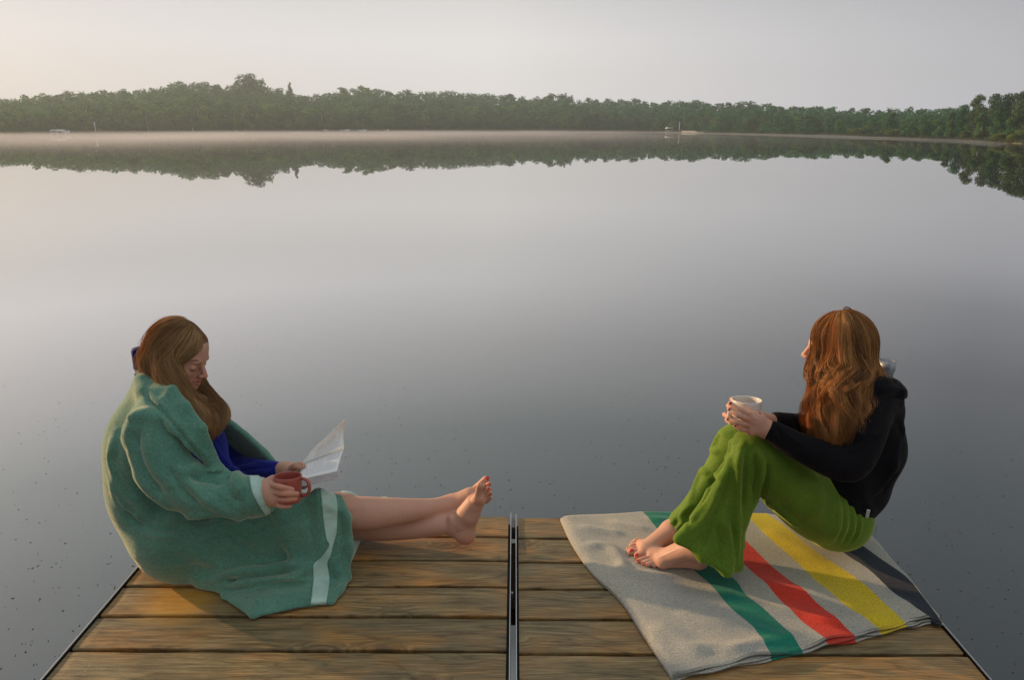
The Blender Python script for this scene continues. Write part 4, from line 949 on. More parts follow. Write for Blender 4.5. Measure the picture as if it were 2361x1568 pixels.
h += chain([Q(420, 1225, 2.06), Q(560, 1215, 2.07), Q(690, 1200, 2.09), Q(752, 1192, 2.12)], [.115, .095, .085, .075], .05)
h += chain([Q(440, 1225, 2.24), Q(640, 1205, 2.25), Q(770, 1200, 2.26)], [.09, .08, .068], .05)
# panel hanging over the knee to the deck
kn = [Q(735, 1140, 2.055), Q(783, 1146, 2.10), Q(800, 1195, 2.06), Q(806, 1260, 2.04), G(800, 1335, .012), G(700, 1345, .02), Q(740, 1250, 2.02), Q(640, 1180, 2.01)]
h += [p_tri(kn[0], kn[1], kn[2], .009, .025), p_tri(kn[0], kn[2], kn[6], .009, .025), p_tri(kn[2], kn[3], kn[6], .009, .025), p_tri(kn[3], kn[4], kn[6], .009, .025), p_tri(kn[4], kn[5], kn[6], .010, .03), p_tri(kn[6], kn[7], kn[0], .012, .03), p_tri(kn[6], kn[5], kn[7], .012, .03)]
# lying hem
e_ = {'a': G(455, 1345, .014), 'b': G(508, 1362, .014), 'c': G(516, 1376, .012), 'd': G(583, 1421, .012), 'e': G(715, 1393, .012), 'f': G(766, 1390, .010), 'g': G(797, 1345, .012), 'm1': G(600, 1335, .035), 'm2': G(700, 1335, .03), 'n': G(560, 1345, .03)}
for t in (('c', 'd', 'n'), ('n', 'd', 'm1'), ('m1', 'd', 'e'), ('m1', 'e', 'm2'), ('m2', 'e', 'f'), ('m2', 'f', 'g'), ('a', 'b', 'n'), ('b', 'c', 'n')): h.append(p_tri(*[e_[q] for q in t], .0075, .012))
h += [p_cone(G(470, 1335, .03), G(560, 1330, .045), .028, .03, .03), p_cone(G(560, 1330, .045), G(700, 1320, .05), .03, .03, .04)]
# lapel over the near shoulder
lo_ = [(324, 874, 2.09), (336, 905, 2.04), (370, 940, 1.985), (400, 976, 1.955), (440, 1025, 1.94), (494, 1078, 1.955)]
li_ = [(352, 884, 2.08), (372, 893, 2.04), (400, 897, 2.02), (430, 934, 1.99), (468, 986, 1.965), (504, 1076, 1.96)]
for i in range(5):
    A, B, C_, D_ = Q(*lo_[i]), Q(*li_[i]), Q(*li_[i + 1]), Q(*lo_[i + 1]); h += [p_tri(A, B, C_, .010, .010), p_tri(A, C_, D_, .010, .010)]
h += chain([Q(*q) for q in lo_], [.014, .015, .015, .013, .009, .003], .02)
# collar behind the neck
h += chain([Q(330, 878, 2.08), Q(324, 880, 2.15), Q(335, 885, 2.22), Q(385, 900, 2.28)], [.018, .022, .022, .02], .014)
h += chain([Q(338, 905, 2.06), Q(325, 905, 2.15), Q(345, 915, 2.24)], [.03, .03, .03], .02)
# far shoulder and arm
fo = [(430, 925, 2.30), (520, 968, 2.29), (566, 1003, 2.27), (610, 1043, 2.24), (640, 1079, 2.20)]; fi = [(420, 960, 2.37), (505, 1000, 2.36), (540, 1045, 2.35), (585, 1072, 2.33), (625, 1095, 2.30)]
for i in range(4):
    A, B, C_, D_ = Q(*fo[i]), Q(*fi[i]), Q(*fi[i + 1]), Q(*fo[i + 1]); h += [p_tri(A, B, C_, .007, .01), p_tri(A, C_, D_, .007, .01)]
h += chain([Q(*q) for q in fo], [.011] * 5, .01)
h += [p_tri(Q(*fi[1]), Q(*fi[3]), Q(560, 1200, 2.33), .01, .02), p_tri(Q(*fi[0]), Q(*fi[1]), Q(480, 1150, 2.33), .01, .02)]
# open cuff: hollow the sleeve end
h += [p_cone(Q(588, 1146, 1.955), Q(604, 1148, 1.96), .058, .050, .02), sub(p_cone(Q(600, 1140, 1.958), Q(668, 1142, 1.965), .034, .05, .006))]
V, F = solid(h, .0058, 4, zmin=.003)
ST = [  # folds seen in the picture: (line, half width m, height m)
 ([(300, 975), (312, 960), (340, 955), (375, 975)], .022, .010),
 ([(300, 968), (285, 1010), (300, 1080), (345, 1140), (400, 1180), (430, 1215)], .028, .005),
 ([(318, 985), (312, 1040), (335, 1100), (380, 1150)], .026, -.014),
 ([(265, 1000), (258, 1060), (285, 1120), (330, 1170), (360, 1190)], .020, .010),
 ([(256, 1040), (275, 1100), (310, 1150)], .016, -.010),
 ([(253, 1100), (275, 1160), (300, 1190), (330, 1200)], .018, .009),
 ([(262, 1135), (285, 1180), (330, 1215)], .014, -.010),
 ([(285, 1175), (320, 1208), (370, 1222), (430, 1218)], .016, -.014),
 ([(300, 1195), (350, 1225), (420, 1238)], .018, .009),
 ([(430, 1200), (500, 1194), (560, 1198), (600, 1212)], .020, -.016),
 ([(380, 1190), (450, 1190), (520, 1188)], .018, .008),
 ([(400, 1060), (430, 1110), (470, 1150), (530, 1185), (590, 1206)], .018, .008),
 ([(390, 1075), (420, 1125), (460, 1165)], .014, -.009),
 ([(420, 1085), (470, 1086), (510, 1086), (530, 1095)], .016, .011),
 ([(430, 1100), (480, 1108), (510, 1118)], .018, -.010),
 ([(530, 1088), (524, 1110), (534, 1140), (555, 1165)], .012, -.011),
 ([(545, 1085), (550, 1110), (560, 1135)], .016, .007),
 ([(395, 985), (405, 1020), (430, 1060), (470, 1078)], .022, .010),
 ([(610, 1215), (590, 1230), (560, 1235)], .012, -.008),
 ([(700, 1145), (712, 1190), (718, 1240), (730, 1280)], .014, -.007),
 ([(728, 1128), (735, 1180), (738, 1240)], .010, .005),
 ([(500, 1225), (560, 1260), (600, 1300), (640, 1315)], .030, -.008),
 ([(420, 1255), (480, 1290), (540, 1308), (620, 1300)], .030, .008),
 ([(470, 1342), (520, 1330), (580, 1318), (640, 1306), (690, 1300)], .012, .010),
 ([(520, 1345), (560, 1334), (620, 1326), (680, 1318)], .009, -.010),
 ([(505, 1352), (560, 1346), (620, 1340), (660, 1334), (700, 1318), (718, 1306)], .012, .010),
 ([(520, 1362), (580, 1352), (640, 1344)], .008, -.008),
 ([(640, 1345), (660, 1333), (716, 1340)], .010, .008),
 ([(590, 1392), (650, 1372), (700, 1370)], .03, .005),
 ([(525, 1340), (533, 1338), (540, 1342)], .010, -.014),
 ([(740, 1160), (790, 1180)], .012, .003), ([(790, 1150), (800, 1200), (808, 1250), (806, 1300)], .012, .006), ([(783, 1170), (790, 1230), (792, 1300)], .014, -.006),
 ([(770, 1300), (790, 1340), (780, 1375)], .014, .006),
]
ST = [(a, w * 1.45, d * 1.45) for a, w, d in ST]
V = strokes(V, F, ST, 2.05); V = relax(V, F, 1, .3)
V = strokes(V, F, [([(331, 900), (345, 925), (372, 946), (398, 978), (437, 1027), (487, 1085)], .013, -.013), ([(519, 1368), (583, 1424), (650, 1408), (715, 1396)], .004, .002)], 2.0)
GREEN = cloth_mat('green_wool', (.080, .215, .165), (.115, .265, .205), .8, 420, .7, (1, .95, .7), wr=((0, .75, 0), (5, 9, 26), .5, .012))
mk('cloth', V, F, GREEN, GB)
TG = bvh(V, F)
SATIN = mat('pale_satin', (.38, .56, .50), .34); n, l, b = nt(SATIN); a = noise(n, l, 16, 3, vec=mapping(n, l, (1, 1, 4))); rr = ramp(n, [(.3, (.32, .50, .45)), (.7, (.46, .64, .56))]); l.new(a.outputs[0], rr.inputs[0]); l.new(rr.outputs[0], b.inputs['Base Color']); b.inputs['Sheen Weight'].default_value = .3; bump(n, l, a.outputs[0], .4, .006, b)
v, f = patch(TG, [(737, 1124), (741, 1158), (745, 1202), (752, 1243), (758, 1259), (741, 1285), (722, 1304), (722, 1340), (716, 1395)], [(770, 1133), (777, 1169), (776, 1223), (770, 1248), (766, 1262), (762, 1281), (755, 1301), (760, 1338), (752, 1393)], 9, 60, .0035, .003)
mk('satin_edging', v, f, SATIN, GB)
v, f = patch(TG, [(574, 1099), (581, 1134), (595, 1163), (613, 1189)], [(613, 1099), (618, 1129), (627, 1150), (620, 1188)], 8, 24, .0035, .003, 1.9)
mk('satin_edging', v, f, SATIN, GB)
# turned back corner by the calf, seen from its satin side
m = MB(); A = [G(808, 1300, .006), G(831, 1248, .004), G(814, 1246, .03), G(800, 1262, .03)]
m.add([tuple(p) for p in A] + [tuple(p - np.array([0, 0, .004])) for p in A], [(0, 1, 2, 3), (7, 6, 5, 4), (0, 4, 5, 1), (1, 5, 6, 2), (2, 6, 7, 3), (3, 7, 4, 0)]); m.build('satin_edging', SATIN, GB)
# far edge of the blanket showing above the calf
m = MB(); m.tube([tuple(Q(780, 1146, 2.27)), tuple(Q(792, 1138, 2.27)), tuple(Q(808, 1138, 2.27)), tuple(Q(820, 1143, 2.28)), tuple(Q(835, 1160, 2.30))], [.010, .009, .007, .006, .006], 10); m.tube([tuple(Q(872, 1160, 2.30)), tuple(Q(878, 1149, 2.30)), tuple(Q(888, 1147.5, 2.30)), tuple(Q(898, 1151, 2.30)), tuple(Q(905, 1165, 2.31))], [.004, .004, .004, .004, .004], 8)
m.build('far_hem', SATIN, GB, smooth=True)

# ---------------------------------------------------------------- red mug
def mug(name, top, bot, r_top, r_bot, wall, m, label, hdir, hr, htop, hbot, thick):
    top, bot = np.array(top), np.array(bot); ax = top - bot; H = np.linalg.norm(ax); ax /= H
    e = empty(name, tuple(bot), label, 'mug'); b_ = MB()
    R_ = lambda t: r_bot + (r_top - r_bot) * t
    prof = [(.001, .002), (R_(0) - .006, .0015), (R_(0) - .002, .0), (R_(.02) + .0005, .004)] + [(R_(t), H * t) for t in (.1, .3, .5, .7, .9)] + [(R_(1), H - .002), (R_(1) - wall * .3, H), (R_(1) - wall * .8, H - .0006), (R_(1) - wall, H - .003)] + [(R_(t) - wall, H * t) for t in (.8, .5, .2)] + [(R_(.08) - wall * 2, H * .09), (.001, H * .08)]
    b_.lathe(prof, tuple(bot), 48, tuple(ax)); b_.build('body', m, e, smooth=True)
    hd = np.array(hdir, float); hd -= ax * (hd @ ax); hd /= np.linalg.norm(hd); pts = []
    for t in np.linspace(0, 1, 14):
        a = math.pi * t; z = H * (htop + (hbot - htop) * (1 - math.cos(a)) / 2); q = R_(.5) - .001 + hr * math.sin(a) ** .75
        pts.append(tuple(bot + ax * z + hd * q))
    hb = MB(); hb.tube(pts, thick, 12); hb.build('handle', m, e, smooth=True)
    return e, ax, hd
RED = mat('red_glaze', (.36, .075, .055), .38); n, l, b = nt(RED); b.inputs['Coat Weight'].default_value = .3
mt_, mb_ = Q(663.5, 1096.5, MUGZ), Q(664.5, 1156, MUGZ - .012)
E1, ax1, hd1 = mug('mug', mt_, mb_, .0400, .0375, .0032, RED, 'red glazed mug held in the reading woman\'s hand', (1, -.05, 0), .026, .90, .22, .0048)

# ---------------------------------------------------------------- book
PAPER = mat('book_paper', (.93, .92, .91), .7); n, l, b = nt(PAPER); tr = N(n, 'ShaderNodeBsdfTranslucent'); tr.inputs[0].default_value = (.92, .88, .82, 1); ms = N(n, 'ShaderNodeMixShader'); ms.inputs[0].default_value = .12; l.new(b.outputs[0], ms.inputs[1]); l.new(tr.outputs[0], ms.inputs[2]); l.new(ms.outputs[0], n['Material Output'].inputs[0]); INK = mat('print_grey', (.50, .48, .52), .8)
pe = mat('page_edges', (.62, .63, .70), .8); n, l, b = nt(pe); a = noise(n, l, 1, 3, vec=mapping(n, l, (30, 30, 900))); rr = ramp(n, [(.35, (.5, .5, .56)), (.65, (.72, .72, .76))]); l.new(a.outputs[0], rr.inputs[0]); l.new(rr.outputs[0], b.inputs['Base Color'])
BKO = empty('book', tuple(Q(730, 1100, 2.1)), 'open white paged paperback held on the reading woman\'s lap', 'book')
a0, a1_, a2_, a3_ = Q(693, 1106, 2.005), Q(777, 1087, 2.03), Q(793, 1036, 2.16), Q(692, 1074, 2.12)      # upper page of the thick half
nn = np.cross(a1_ - a0, a3_ - a0); nn /= np.linalg.norm(nn); nn = nn if nn[2] > 0 else -nn
def page_grid(c00, c10, c11, c01, curve, nu=14, nv=8, nrm=None):
    P = []
    for i in range(nu):
        for j in range(nv):
            u, v = i / (nu - 1), j / (nv - 1); p = c00 * (1 - u) * (1 - v) + c10 * u * (1 - v) + c11 * u * v + c01 * (1 - u) * v
            P.append(p + nrm * curve(u, v))
    return np.array(P), [(i * nv + j, (i + 1) * nv + j, (i + 1) * nv + j + 1, i * nv + j + 1) for i in range(nu - 1) for j in range(nv - 1)]
def slab(P, F, nrm, t):
    n_ = len(P); V = np.concatenate([P, P - nrm * t]); Fa = list(F) + [tuple(q + n_ for q in f[::-1]) for f in F]
    from collections import Counter
    ed = Counter(); 
    for f in F:
        for q in range(4): ed[(f[q], f[(q + 1) % 4])] += 1
    for (p, q) in list(ed):
        if (q, p) not in ed: Fa.append((q, p, p + n_, q + n_))
    return V, Fa
th = .0235
P, F = page_grid(a0, a1_, a2_, a3_, lambda u, v: .0035 * math.sin(math.pi * v) * (1 if v > .5 else .7), nrm=nn)
V, Fa = slab(P - nn * .0006, F, nn, th - .002); mk('page_block', V, Fa, pe, BKO, smooth=False)
V, Fa = slab(P, F, nn, .0005); pg = mk('page', V, Fa, PAPER, BKO)
PB = P - nn * (th - .001); V, Fa = slab(PB, F, nn, .0012); mk('cover', V, Fa, mat('cover_card', (.55, .56, .62), .45), BKO)
# standing leaves of the other half
b0, b1, b2, b3 = a3_, a2_, Q(797, 965, 2.20), Q(716, 1042, 2.13)
n2 = np.cross(b1 - b0, b3 - b0); n2 /= np.linalg.norm(n2); n2 = n2 if n2[1] < 0 else -n2
P2, F2 = page_grid(b0, b1, b2, b3, lambda u, v: -.026 * math.sin(math.pi * v ** .8) * (.2 + .8 * u), nrm=n2)
V, Fa = slab(P2, F2, n2, .0012); mk('page', V, Fa, PAPER, BKO)

def text_rows(c, P, nu, nv, nrm, rows, name, parent, u0, u1, v0, v1, seed):
    g = np.random.default_rng(seed); A = P.reshape(nu, nv, 3); m = MB()
    def at(u, v):
        x, y = u * (nu - 1), v * (nv - 1); i, j = min(int(x), nu - 2), min(int(y), nv - 2); s, t = x - i, y - j
        return A[i, j] * (1 - s) * (1 - t) + A[i + 1, j] * s * (1 - t) + A[i + 1, j + 1] * s * t + A[i, j + 1] * (1 - s) * t + nrm * .0007
    for r_ in range(rows):
        u = u0 + (u1 - u0) * r_ / (rows - 1); v = v0 + g.uniform(0, .03); end = v1 - (g.uniform(.1, .5) if g.uniform() < .25 else 0)
        while v < end:
            w = g.uniform(.03, .10); w = min(w, end - v + .02); q = [at(u, v), at(u + .0085, v), at(u + .0085, min(1, v + w)), at(u, min(1, v + w))]; m.add([tuple(t) for t in q], [(0, 1, 2, 3)]); v += w + .018
    m.build(name, INK, parent)
text_rows(0, P, 14, 8, nn, 26, 'print', BKO, .12, .92, .12, .88, 1)
text_rows(0, P2, 14, 8, n2, 20, 'print', BKO, .30, .88, .10, .62, 2)
# ---------------------------------------------------------------- striped wool blanket on the right dock
TOPB = .021
def undo(z): return z
EDG = {  # stripe edges as seen on the blanket's face, far end first
 0: [(1293, 1191), (1321, 1249), (1368, 1315), (1433, 1378), (1485, 1456), (1551, 1554)],
 1: [(1481, 1180), (1530, 1240), (1585, 1303), (1637, 1349), (1685, 1405), (1737, 1452), (1775, 1508)],
 2: [(1545, 1181), (1585, 1240), (1621, 1297), (1689, 1337), (1725, 1381), (1797, 1440), (1846, 1496)],
 3: [(1590, 1182), (1650, 1240), (1705, 1293), (1785, 1373), (1844, 1432), (1902, 1476)],
 4: [(1652, 1182), (1705, 1235), (1761, 1289), (1852, 1365), (1970, 1466)],
 5: [(1712, 1183), (1785, 1253), (1844, 1305), (1924, 1381), (2024, 1452)],
 6: [(1766, 1183), (1817, 1221), (1884, 1277), (1976, 1337), (2086, 1436)],
 7: [(1858, 1200), (1940, 1271), (2000, 1313), (2064, 1369), (2144, 1425)],
 8: [(1910, 1204), (1980, 1253), (2076, 1321), (2128, 1375), (2168, 1432)],
 9: [(1975, 1206), (2010, 1232), (2050, 1277), (2100, 1338), (2171, 1428)],
}
UV_U = [0, .26, .34, .43, .51, .60, .68, .82, .90, 1.0]
NV_ = 90
def resample(px):
    P = np.array([G(x, y, TOPB) for x, y in px]); C = spline(P, 200); d = np.r_[0, np.cumsum(np.linalg.norm(np.diff(C, axis=0), axis=1))]; d /= d[-1]
    return np.stack([np.interp(np.linspace(0, 1, NV_), d, C[:, t]) for t in range(3)], 1)
EL = [resample(EDG[i]) for i in range(10)]
NU_ = 110
def face_grid(z0, shrink, seed, amp):
    us = np.linspace(0, 1, NU_); P = np.zeros((NU_, NV_, 3))
    for j in range(NV_):
        K = np.array([e[j] for e in EL])
        for c in range(2): P[:, j, c] = np.interp(us, UV_U, K[:, c])
    P[..., 2] = z0; vs = np.linspace(0, 1, NV_)
    return us, vs, P
us, vs, PF = face_grid(TOPB, 0, 0, 0)
def wrinkle(P, us, vs, k=1.0):
    x, y = P[..., 0], P[..., 1]; z = np.zeros(x.shape)
    # broad swells and ridges where the cloth was pushed by the feet
    z += .0018 * np.sin(x * 17 + y * 9) * np.sin(y * 13 - x * 5 + 1) + .0018 * np.sin(y * 31 + x * 12)
    def ridge(pts, w, h):
        L = spline([G(a, b, TOPB)[:2] for a, b in pts], 24); d = np.full(x.shape, 9.0); tb = np.zeros(x.shape)
        for i in range(23):
            e = L[i + 1] - L[i]; t = np.clip(((x - L[i, 0]) * e[0] + (y - L[i, 1]) * e[1]) / (e @ e), 0, 1); q = np.hypot(x - L[i, 0] - t * e[0], y - L[i, 1] - t * e[1]); c = q < d; d[c] = q[c]; tb[c] = (i + t[c]) / 23
        return h * np.exp(-(d / w) ** 2) * np.clip(np.minimum(tb, 1 - tb) * 4 + .2, 0, 1)
    for r_ in (([(1330, 1215), (1390, 1225), (1440, 1232)], .02, .010), ([(1345, 1260), (1400, 1262), (1436, 1290)], .018, .012), ([(1400, 1205), (1450, 1215), (1500, 1225)], .02, .008),
               ([(1430, 1290), (1440, 1312), (1480, 1325), (1560, 1330)], .016, .013), ([(1400, 1310), (1440, 1345), (1520, 1360)], .022, .009), 
               ([(1560, 1400), (1620, 1430), (1700, 1440)], .03, .010), ([(1500, 1440), (1560, 1470), (1620, 1520)], .03, .009), ([(1590, 1500), (1650, 1490), (1720, 1500)], .02, .006),
               ([(1640, 1350), (1750, 1400), (1850, 1410)], .03, .008), ([(1740, 1340), (1820, 1360), (1930, 1372)], .03, .007), ([(1850, 1420), (1960, 1430), (2050, 1420)], .03, .008), ([(1720, 1445), (1800, 1465), (1850, 1460)], .02, .006),
               ([(1960, 1330), (2050, 1380), (2110, 1400)], .025, .007), ([(1760, 1220), (1820, 1250), (1900, 1300)], .03, .006), ([(1480, 1195), (1560, 1200), (1640, 1195)], .02, .006), ([(1660, 1510), (1760, 1480), (1850, 1475)], .018, .008)):
        z += ridge(*r_)
    # press flat under the seat and the feet
    for c, w, h in ((G(1930, 1255, 0), .16, .9), (G(1530, 1290, 0), .07, .8)):
        z *= 1 - h * np.exp(-((x - c[0]) ** 2 + (y - c[1]) ** 2) / w ** 2)
    return z * k
BZ = wrinkle(PF, us, vs); BZ -= min(0, BZ.min()) * 0
def blanket_h(x, y):                                             # height of the blanket's face near a point
    d = (PF[..., 0] - x) ** 2 + (PF[..., 1] - y) ** 2; i = np.unravel_index(np.argmin(d), d.shape); return TOPB + BZ[i]
SB = empty('blanket', tuple(G(1750, 1330, 0)), 'folded pale grey wool blanket with green, red, yellow and charcoal stripes lying on the dock', 'blanket')
WOOL = mat('striped_wool', (.4, .38, .33), .95); n, l, b = nt(WOOL)
uv = N(n, 'ShaderNodeUVMap'); sx = N(n, 'ShaderNodeSeparateXYZ'); l.new(uv.outputs[0], sx.inputs[0])
vv = mapping(n, l, (1, 1, 1)); g1 = noise(n, l, 240, 4, .85, vec=vv); g2 = noise(n, l, 600, 2, .7, vec=vv); g3 = noise(n, l, 5, 3, vec=vv)
jn = N(n, 'ShaderNodeMath', operation='MULTIPLY_ADD'); l.new(g1.outputs[0], jn.inputs[0]); jn.inputs[1].default_value = .008; l.new(sx.outputs[0], jn.inputs[2])
BASE = (.40, .375, .325)
st_ = ramp(n, [(0, BASE), (.264, (.012, .185, .125)), (.344, BASE), (.434, (.62, .045, .025)), (.514, BASE), (.604, (.62, .45, .02)), (.684, BASE), (.824, (.022, .027, .038)), (.904, BASE)], 'CONSTANT'); l.new(jn.outputs[0], st_.inputs[0])
r1 = ramp(n, [(.30, (.50, .50, .52)), (.5, (1, 1, 1)), (.70, (1.5, 1.48, 1.42))]); l.new(g1.outputs[0], r1.inputs[0]); c = mixc(n, l, 1.0, st_.outputs[0], r1.outputs[0], 'MULTIPLY')
r2 = ramp(n, [(.3, (.88, .9, .94)), (.7, (1.08, 1.05, 1.0))]); l.new(g3.outputs[0], r2.inputs[0]); c = mixc(n, l, 1.0, c, r2.outputs[0], 'MULTIPLY'); l.new(c, b.inputs['Base Color'])
b.inputs['Sheen Weight'].default_value = .15; b.inputs['Sheen Roughness'].default_value = .5; b.inputs['Specular IOR Level'].default_value = .1; bump(n, l, g1.outputs[0], .5, .0025, b)
def layer(z_off, grow, name, seed, k, thick=.0058):
    g = np.random.default_rng(seed); P = PF.copy()
    P[..., 2] = TOPB + z_off + BZ * k
    # near hem wanders, each layer a little differently; the fold on the left rolls under
    v = vs[None, :]; u = us[:, None]
    hem = np.clip((v - .86) / .14, 0, 1) ** 2
    dirv = PF[:, -1, :2] - PF[:, -6, :2]; dirv /= np.linalg.norm(dirv, axis=1, keepdims=True) + 1e-9
    wv = grow + .0035 * np.sin(us * 23 + seed * 1.7) + .0025 * np.sin(us * 51 + seed * 2.9)
    P[..., 0] += hem * dirv[:, None, 0] * wv[:, None]; P[..., 1] += hem * dirv[:, None, 1] * wv[:, None]
    P[..., 2] += hem * (.0025 * np.sin(us * 34 + seed)[:, None] * (1 if seed else .8)) * k
    roll = np.clip(1 - u / .022, 0, 1); P[..., 2] -= roll ** 2 * .010 * (1 if seed == 0 else .3); 
    right = np.clip((u - .985) / .015, 0, 1); P[..., 2] -= right ** 2 * .006
    P[..., 2] = np.maximum(P[..., 2], .003 + thick * (1 if z_off == 0 else .35))
    T = P.reshape(-1, 3); Bt = T.copy(); Bt[:, 2] = np.maximum(Bt[:, 2] - thick, .0012 + (.0 if seed else .0)); V = np.concatenate([T, Bt]); m = NU_ * NV_; q = lambda i, j: i * NV_ + j; F = []
    ii, jj = np.meshgrid(np.arange(NU_ - 1), np.arange(NV_ - 1), indexing='ij'); a = ii * NV_ + jj
    top = np.stack([a, a + 1, a + NV_ + 1, a + NV_], -1).reshape(-1, 4)
    F = np.concatenate([top, (top + m)[:, ::-1]]).tolist()
    # rounded rim
    rim = [q(i, 0) for i in range(NU_)] + [q(NU_ - 1, j) for j in range(1, NV_)] + [q(i, NV_ - 1) for i in range(NU_ - 2, -1, -1)] + [q(0, j) for j in range(NV_ - 2, 0, -1)]
    C = T[[r_ for r_ in rim]]; cen = T.mean(0); nr = len(rim); tan = np.roll(C, -1, 0) - np.roll(C, 1, 0); on = np.stack([tan[:, 1], -tan[:, 0], np.zeros(nr)], 1); on /= np.linalg.norm(on, axis=1, keepdims=True) + 1e-9
    on *= np.sign(((C - cen) * on).sum(1).mean()); mid = (C + Bt[rim]) / 2 + on * thick * .45; k0 = len(V); V = np.concatenate([V, mid])
    for i in range(nr):
        j = (i + 1) % nr; F += [[rim[i], rim[j], k0 + j, k0 + i], [k0 + i, k0 + j, rim[j] + m, rim[i] + m]]
    o = mk(name, V, F, WOOL, SB)
    UVv = np.zeros((len(V), 2)); U = np.repeat(us, NV_); Vv = np.tile(vs, NU_); UVv[:m] = np.stack([U, Vv], 1); UVv[m:2 * m] = UVv[:m]; UVv[2 * m:] = UVv[rim]
    ul = o.data.uv_layers.new(name='UVMap'); li = np.empty(len(o.data.loops), np.int32); o.data.loops.foreach_get('vertex_index', li); ul.data.foreach_set('uv', UVv[li].reshape(-1))
    bm = __import__('bmesh').new(); bm.from_mesh(o.data); __import__('bmesh').ops.recalc_face_normals(bm, faces=bm.faces); bm.to_mesh(o.data); bm.free()
    return o
layer(0, 0, 'top_fold', 0, 1.0); layer(-.0068, .006, 'middle_fold', 3, .55); layer(-.0135, .003, 'bottom_fold', 5, .25)
# whipped hem stitches along the open edges
STI = mat('hem_thread', (.10, .10, .10), .9)
def hem(z_off, grow, seed, k):
    m = MB(); 
    for i in range(0, NU_ * 3 - 3):
        u = i / (NU_ * 3 - 1); x = u * (NU_ - 1); a = int(x); t = x - a; p = PF[a, -1] * (1 - t) + PF[min(a + 1, NU_ - 1), -1] * t
        d = PF[a, -1, :2] - PF[a, -6, :2]; d = d / (np.linalg.norm(d) + 1e-9); w = grow + .0035 * math.sin(u * 23 + seed * 1.7) + .0025 * math.sin(u * 51 + seed * 2.9)
        z = TOPB + z_off + BZ[a, -1] * k + .0025 * math.sin(u * 34 + seed) * k; z = max(z, .005)
        q = np.array([p[0] + d[0] * (w + .001), p[1] + d[1] * (w + .001)])
        m.tube([(q[0] - d[0] * .006, q[1] - d[1] * .006, z + .0006), (q[0] + d[0] * .0022, q[1] + d[1] * .0022, z - .002), (q[0] + .001, q[1], max(z - .0062, .001))], .0006, 4, cap=False)
    m.build('hem_stitching', STI, SB)
hem(0, 0, 0, 1.0); hem(-.0068, .006, 3, .55)
def B(x, y, dz=0.0, it=3):                                       # point seen at x, y resting dz above the blanket
    hgt = TOPB
    for _ in range(it): p = G(x, y, hgt + dz); hgt = blanket_h(p[0], p[1])
    return G(x, y, hgt + dz)

# ---------------------------------------------------------------- the woman on the right
PR = empty('person', (1.1, 2.15, TOPB), 'person in black hooded top and green velvet trousers, knees drawn up, looking over the lake', 'person')
CR = Q(1936, 798, 2.16)
hp, RL, RM = head(CR, (-.86, .51, -.06), (-.06, 0, .99))
h = hp
h += [p_cone(Q(1975, 895, 2.17), Q(1990, 960, 2.17), .05, .08, .03), p_cone(Q(1990, 960, 2.17), Q(1980, 1080, 2.17), .08, .08, .03), p_cone(Q(1980, 1080, 2.17), Q(1940, 1185, 2.18), .08, .085, .03)]
h += chain([Q(2018, 952, 2.09), Q(1960, 1062, 1.97), Q(1800, 1010, 1.985), Q(1756, 984, 2.0)], [.042, .032, .024, .0235], .02, lin=True)
h += chain([Q(1960, 940, 2.28), Q(1900, 1000, 2.33), Q(1800, 978, 2.16), Q(1740, 965, 2.09)], [.036, .033, .026, .0245], .02, lin=True)
h += chain([Q(1935, 1190, 2.13), Q(1740, 1050, 2.05), Q(1625, 1268, 2.0)], [.075, .042, .034], .02, lin=True)
h += chain([Q(1935, 1190, 2.25), Q(1700, 1030, 2.21), Q(1580, 1205, 2.185), Q(1548, 1225, 2.18)], [.075, .042, .034, .032], .02, lin=True)
MZ = 2.045
# near hand: back, wrist and fingers laid along the mug
h += [p_cone(Q(1762, 988, 2.0), Q(1738, 972, 1.985), .0255, .027, .02, ((0, 1, 0), .8)), p_cone(Q(1742, 985, 1.99), Q(1730, 992, 1.98), .022, .017, .015), p_cone(Q(1745, 966, 1.99), Q(1729, 960, 1.98), .020, .014, .015)]
for a, b_, c, r_ in (((1728, 957, 1.975), (1705, 945, 1.967), (1683, 930, 1.985), .0076), ((1724, 967, 1.970), (1702, 958, 1.955), (1681, 944, 1.975), .0078), ((1724, 980, 1.972), (1700, 975, 1.955), (1678, 966, 1.972), .0076), ((1725, 993, 1.978), (1708, 990, 1.965), (1695, 983, 1.972), .0066)):
    h += chain([Q(*a), Q(*b_), Q(*c)], [r_ * 1.1, r_, r_ * .88], .004); h.append(p_ell(Q(*b_), (r_ * 1.08,) * 3, None, .004))
h += chain([Q(1756, 972, 1.995), Q(1755, 958, 2.005), Q(1749, 951, 2.01)], [.012, .0095, .008], .006)
# far hand round the other side
h += [p_cone(Q(1745, 966, 2.10), Q(1705, 950, 2.115), .026, .024, .02)]
for a, b_, c, r_ in (((1700, 935, 2.11), (1688, 921, 2.085), (1692, 927, 2.05), .0078), ((1695, 948, 2.11), (1680, 936, 2.085), (1684, 940, 2.05), .0078), ((1690, 962, 2.11), (1671, 956, 2.08), (1680, 962, 2.03), .0078), ((1695, 970, 2.11), (1676, 968, 2.08), (1686, 976, 2.03), .007)):
    h += chain([Q(*a), Q(*b_), Q(*c)], [r_ * 1.1, r_, r_ * .9], .004)
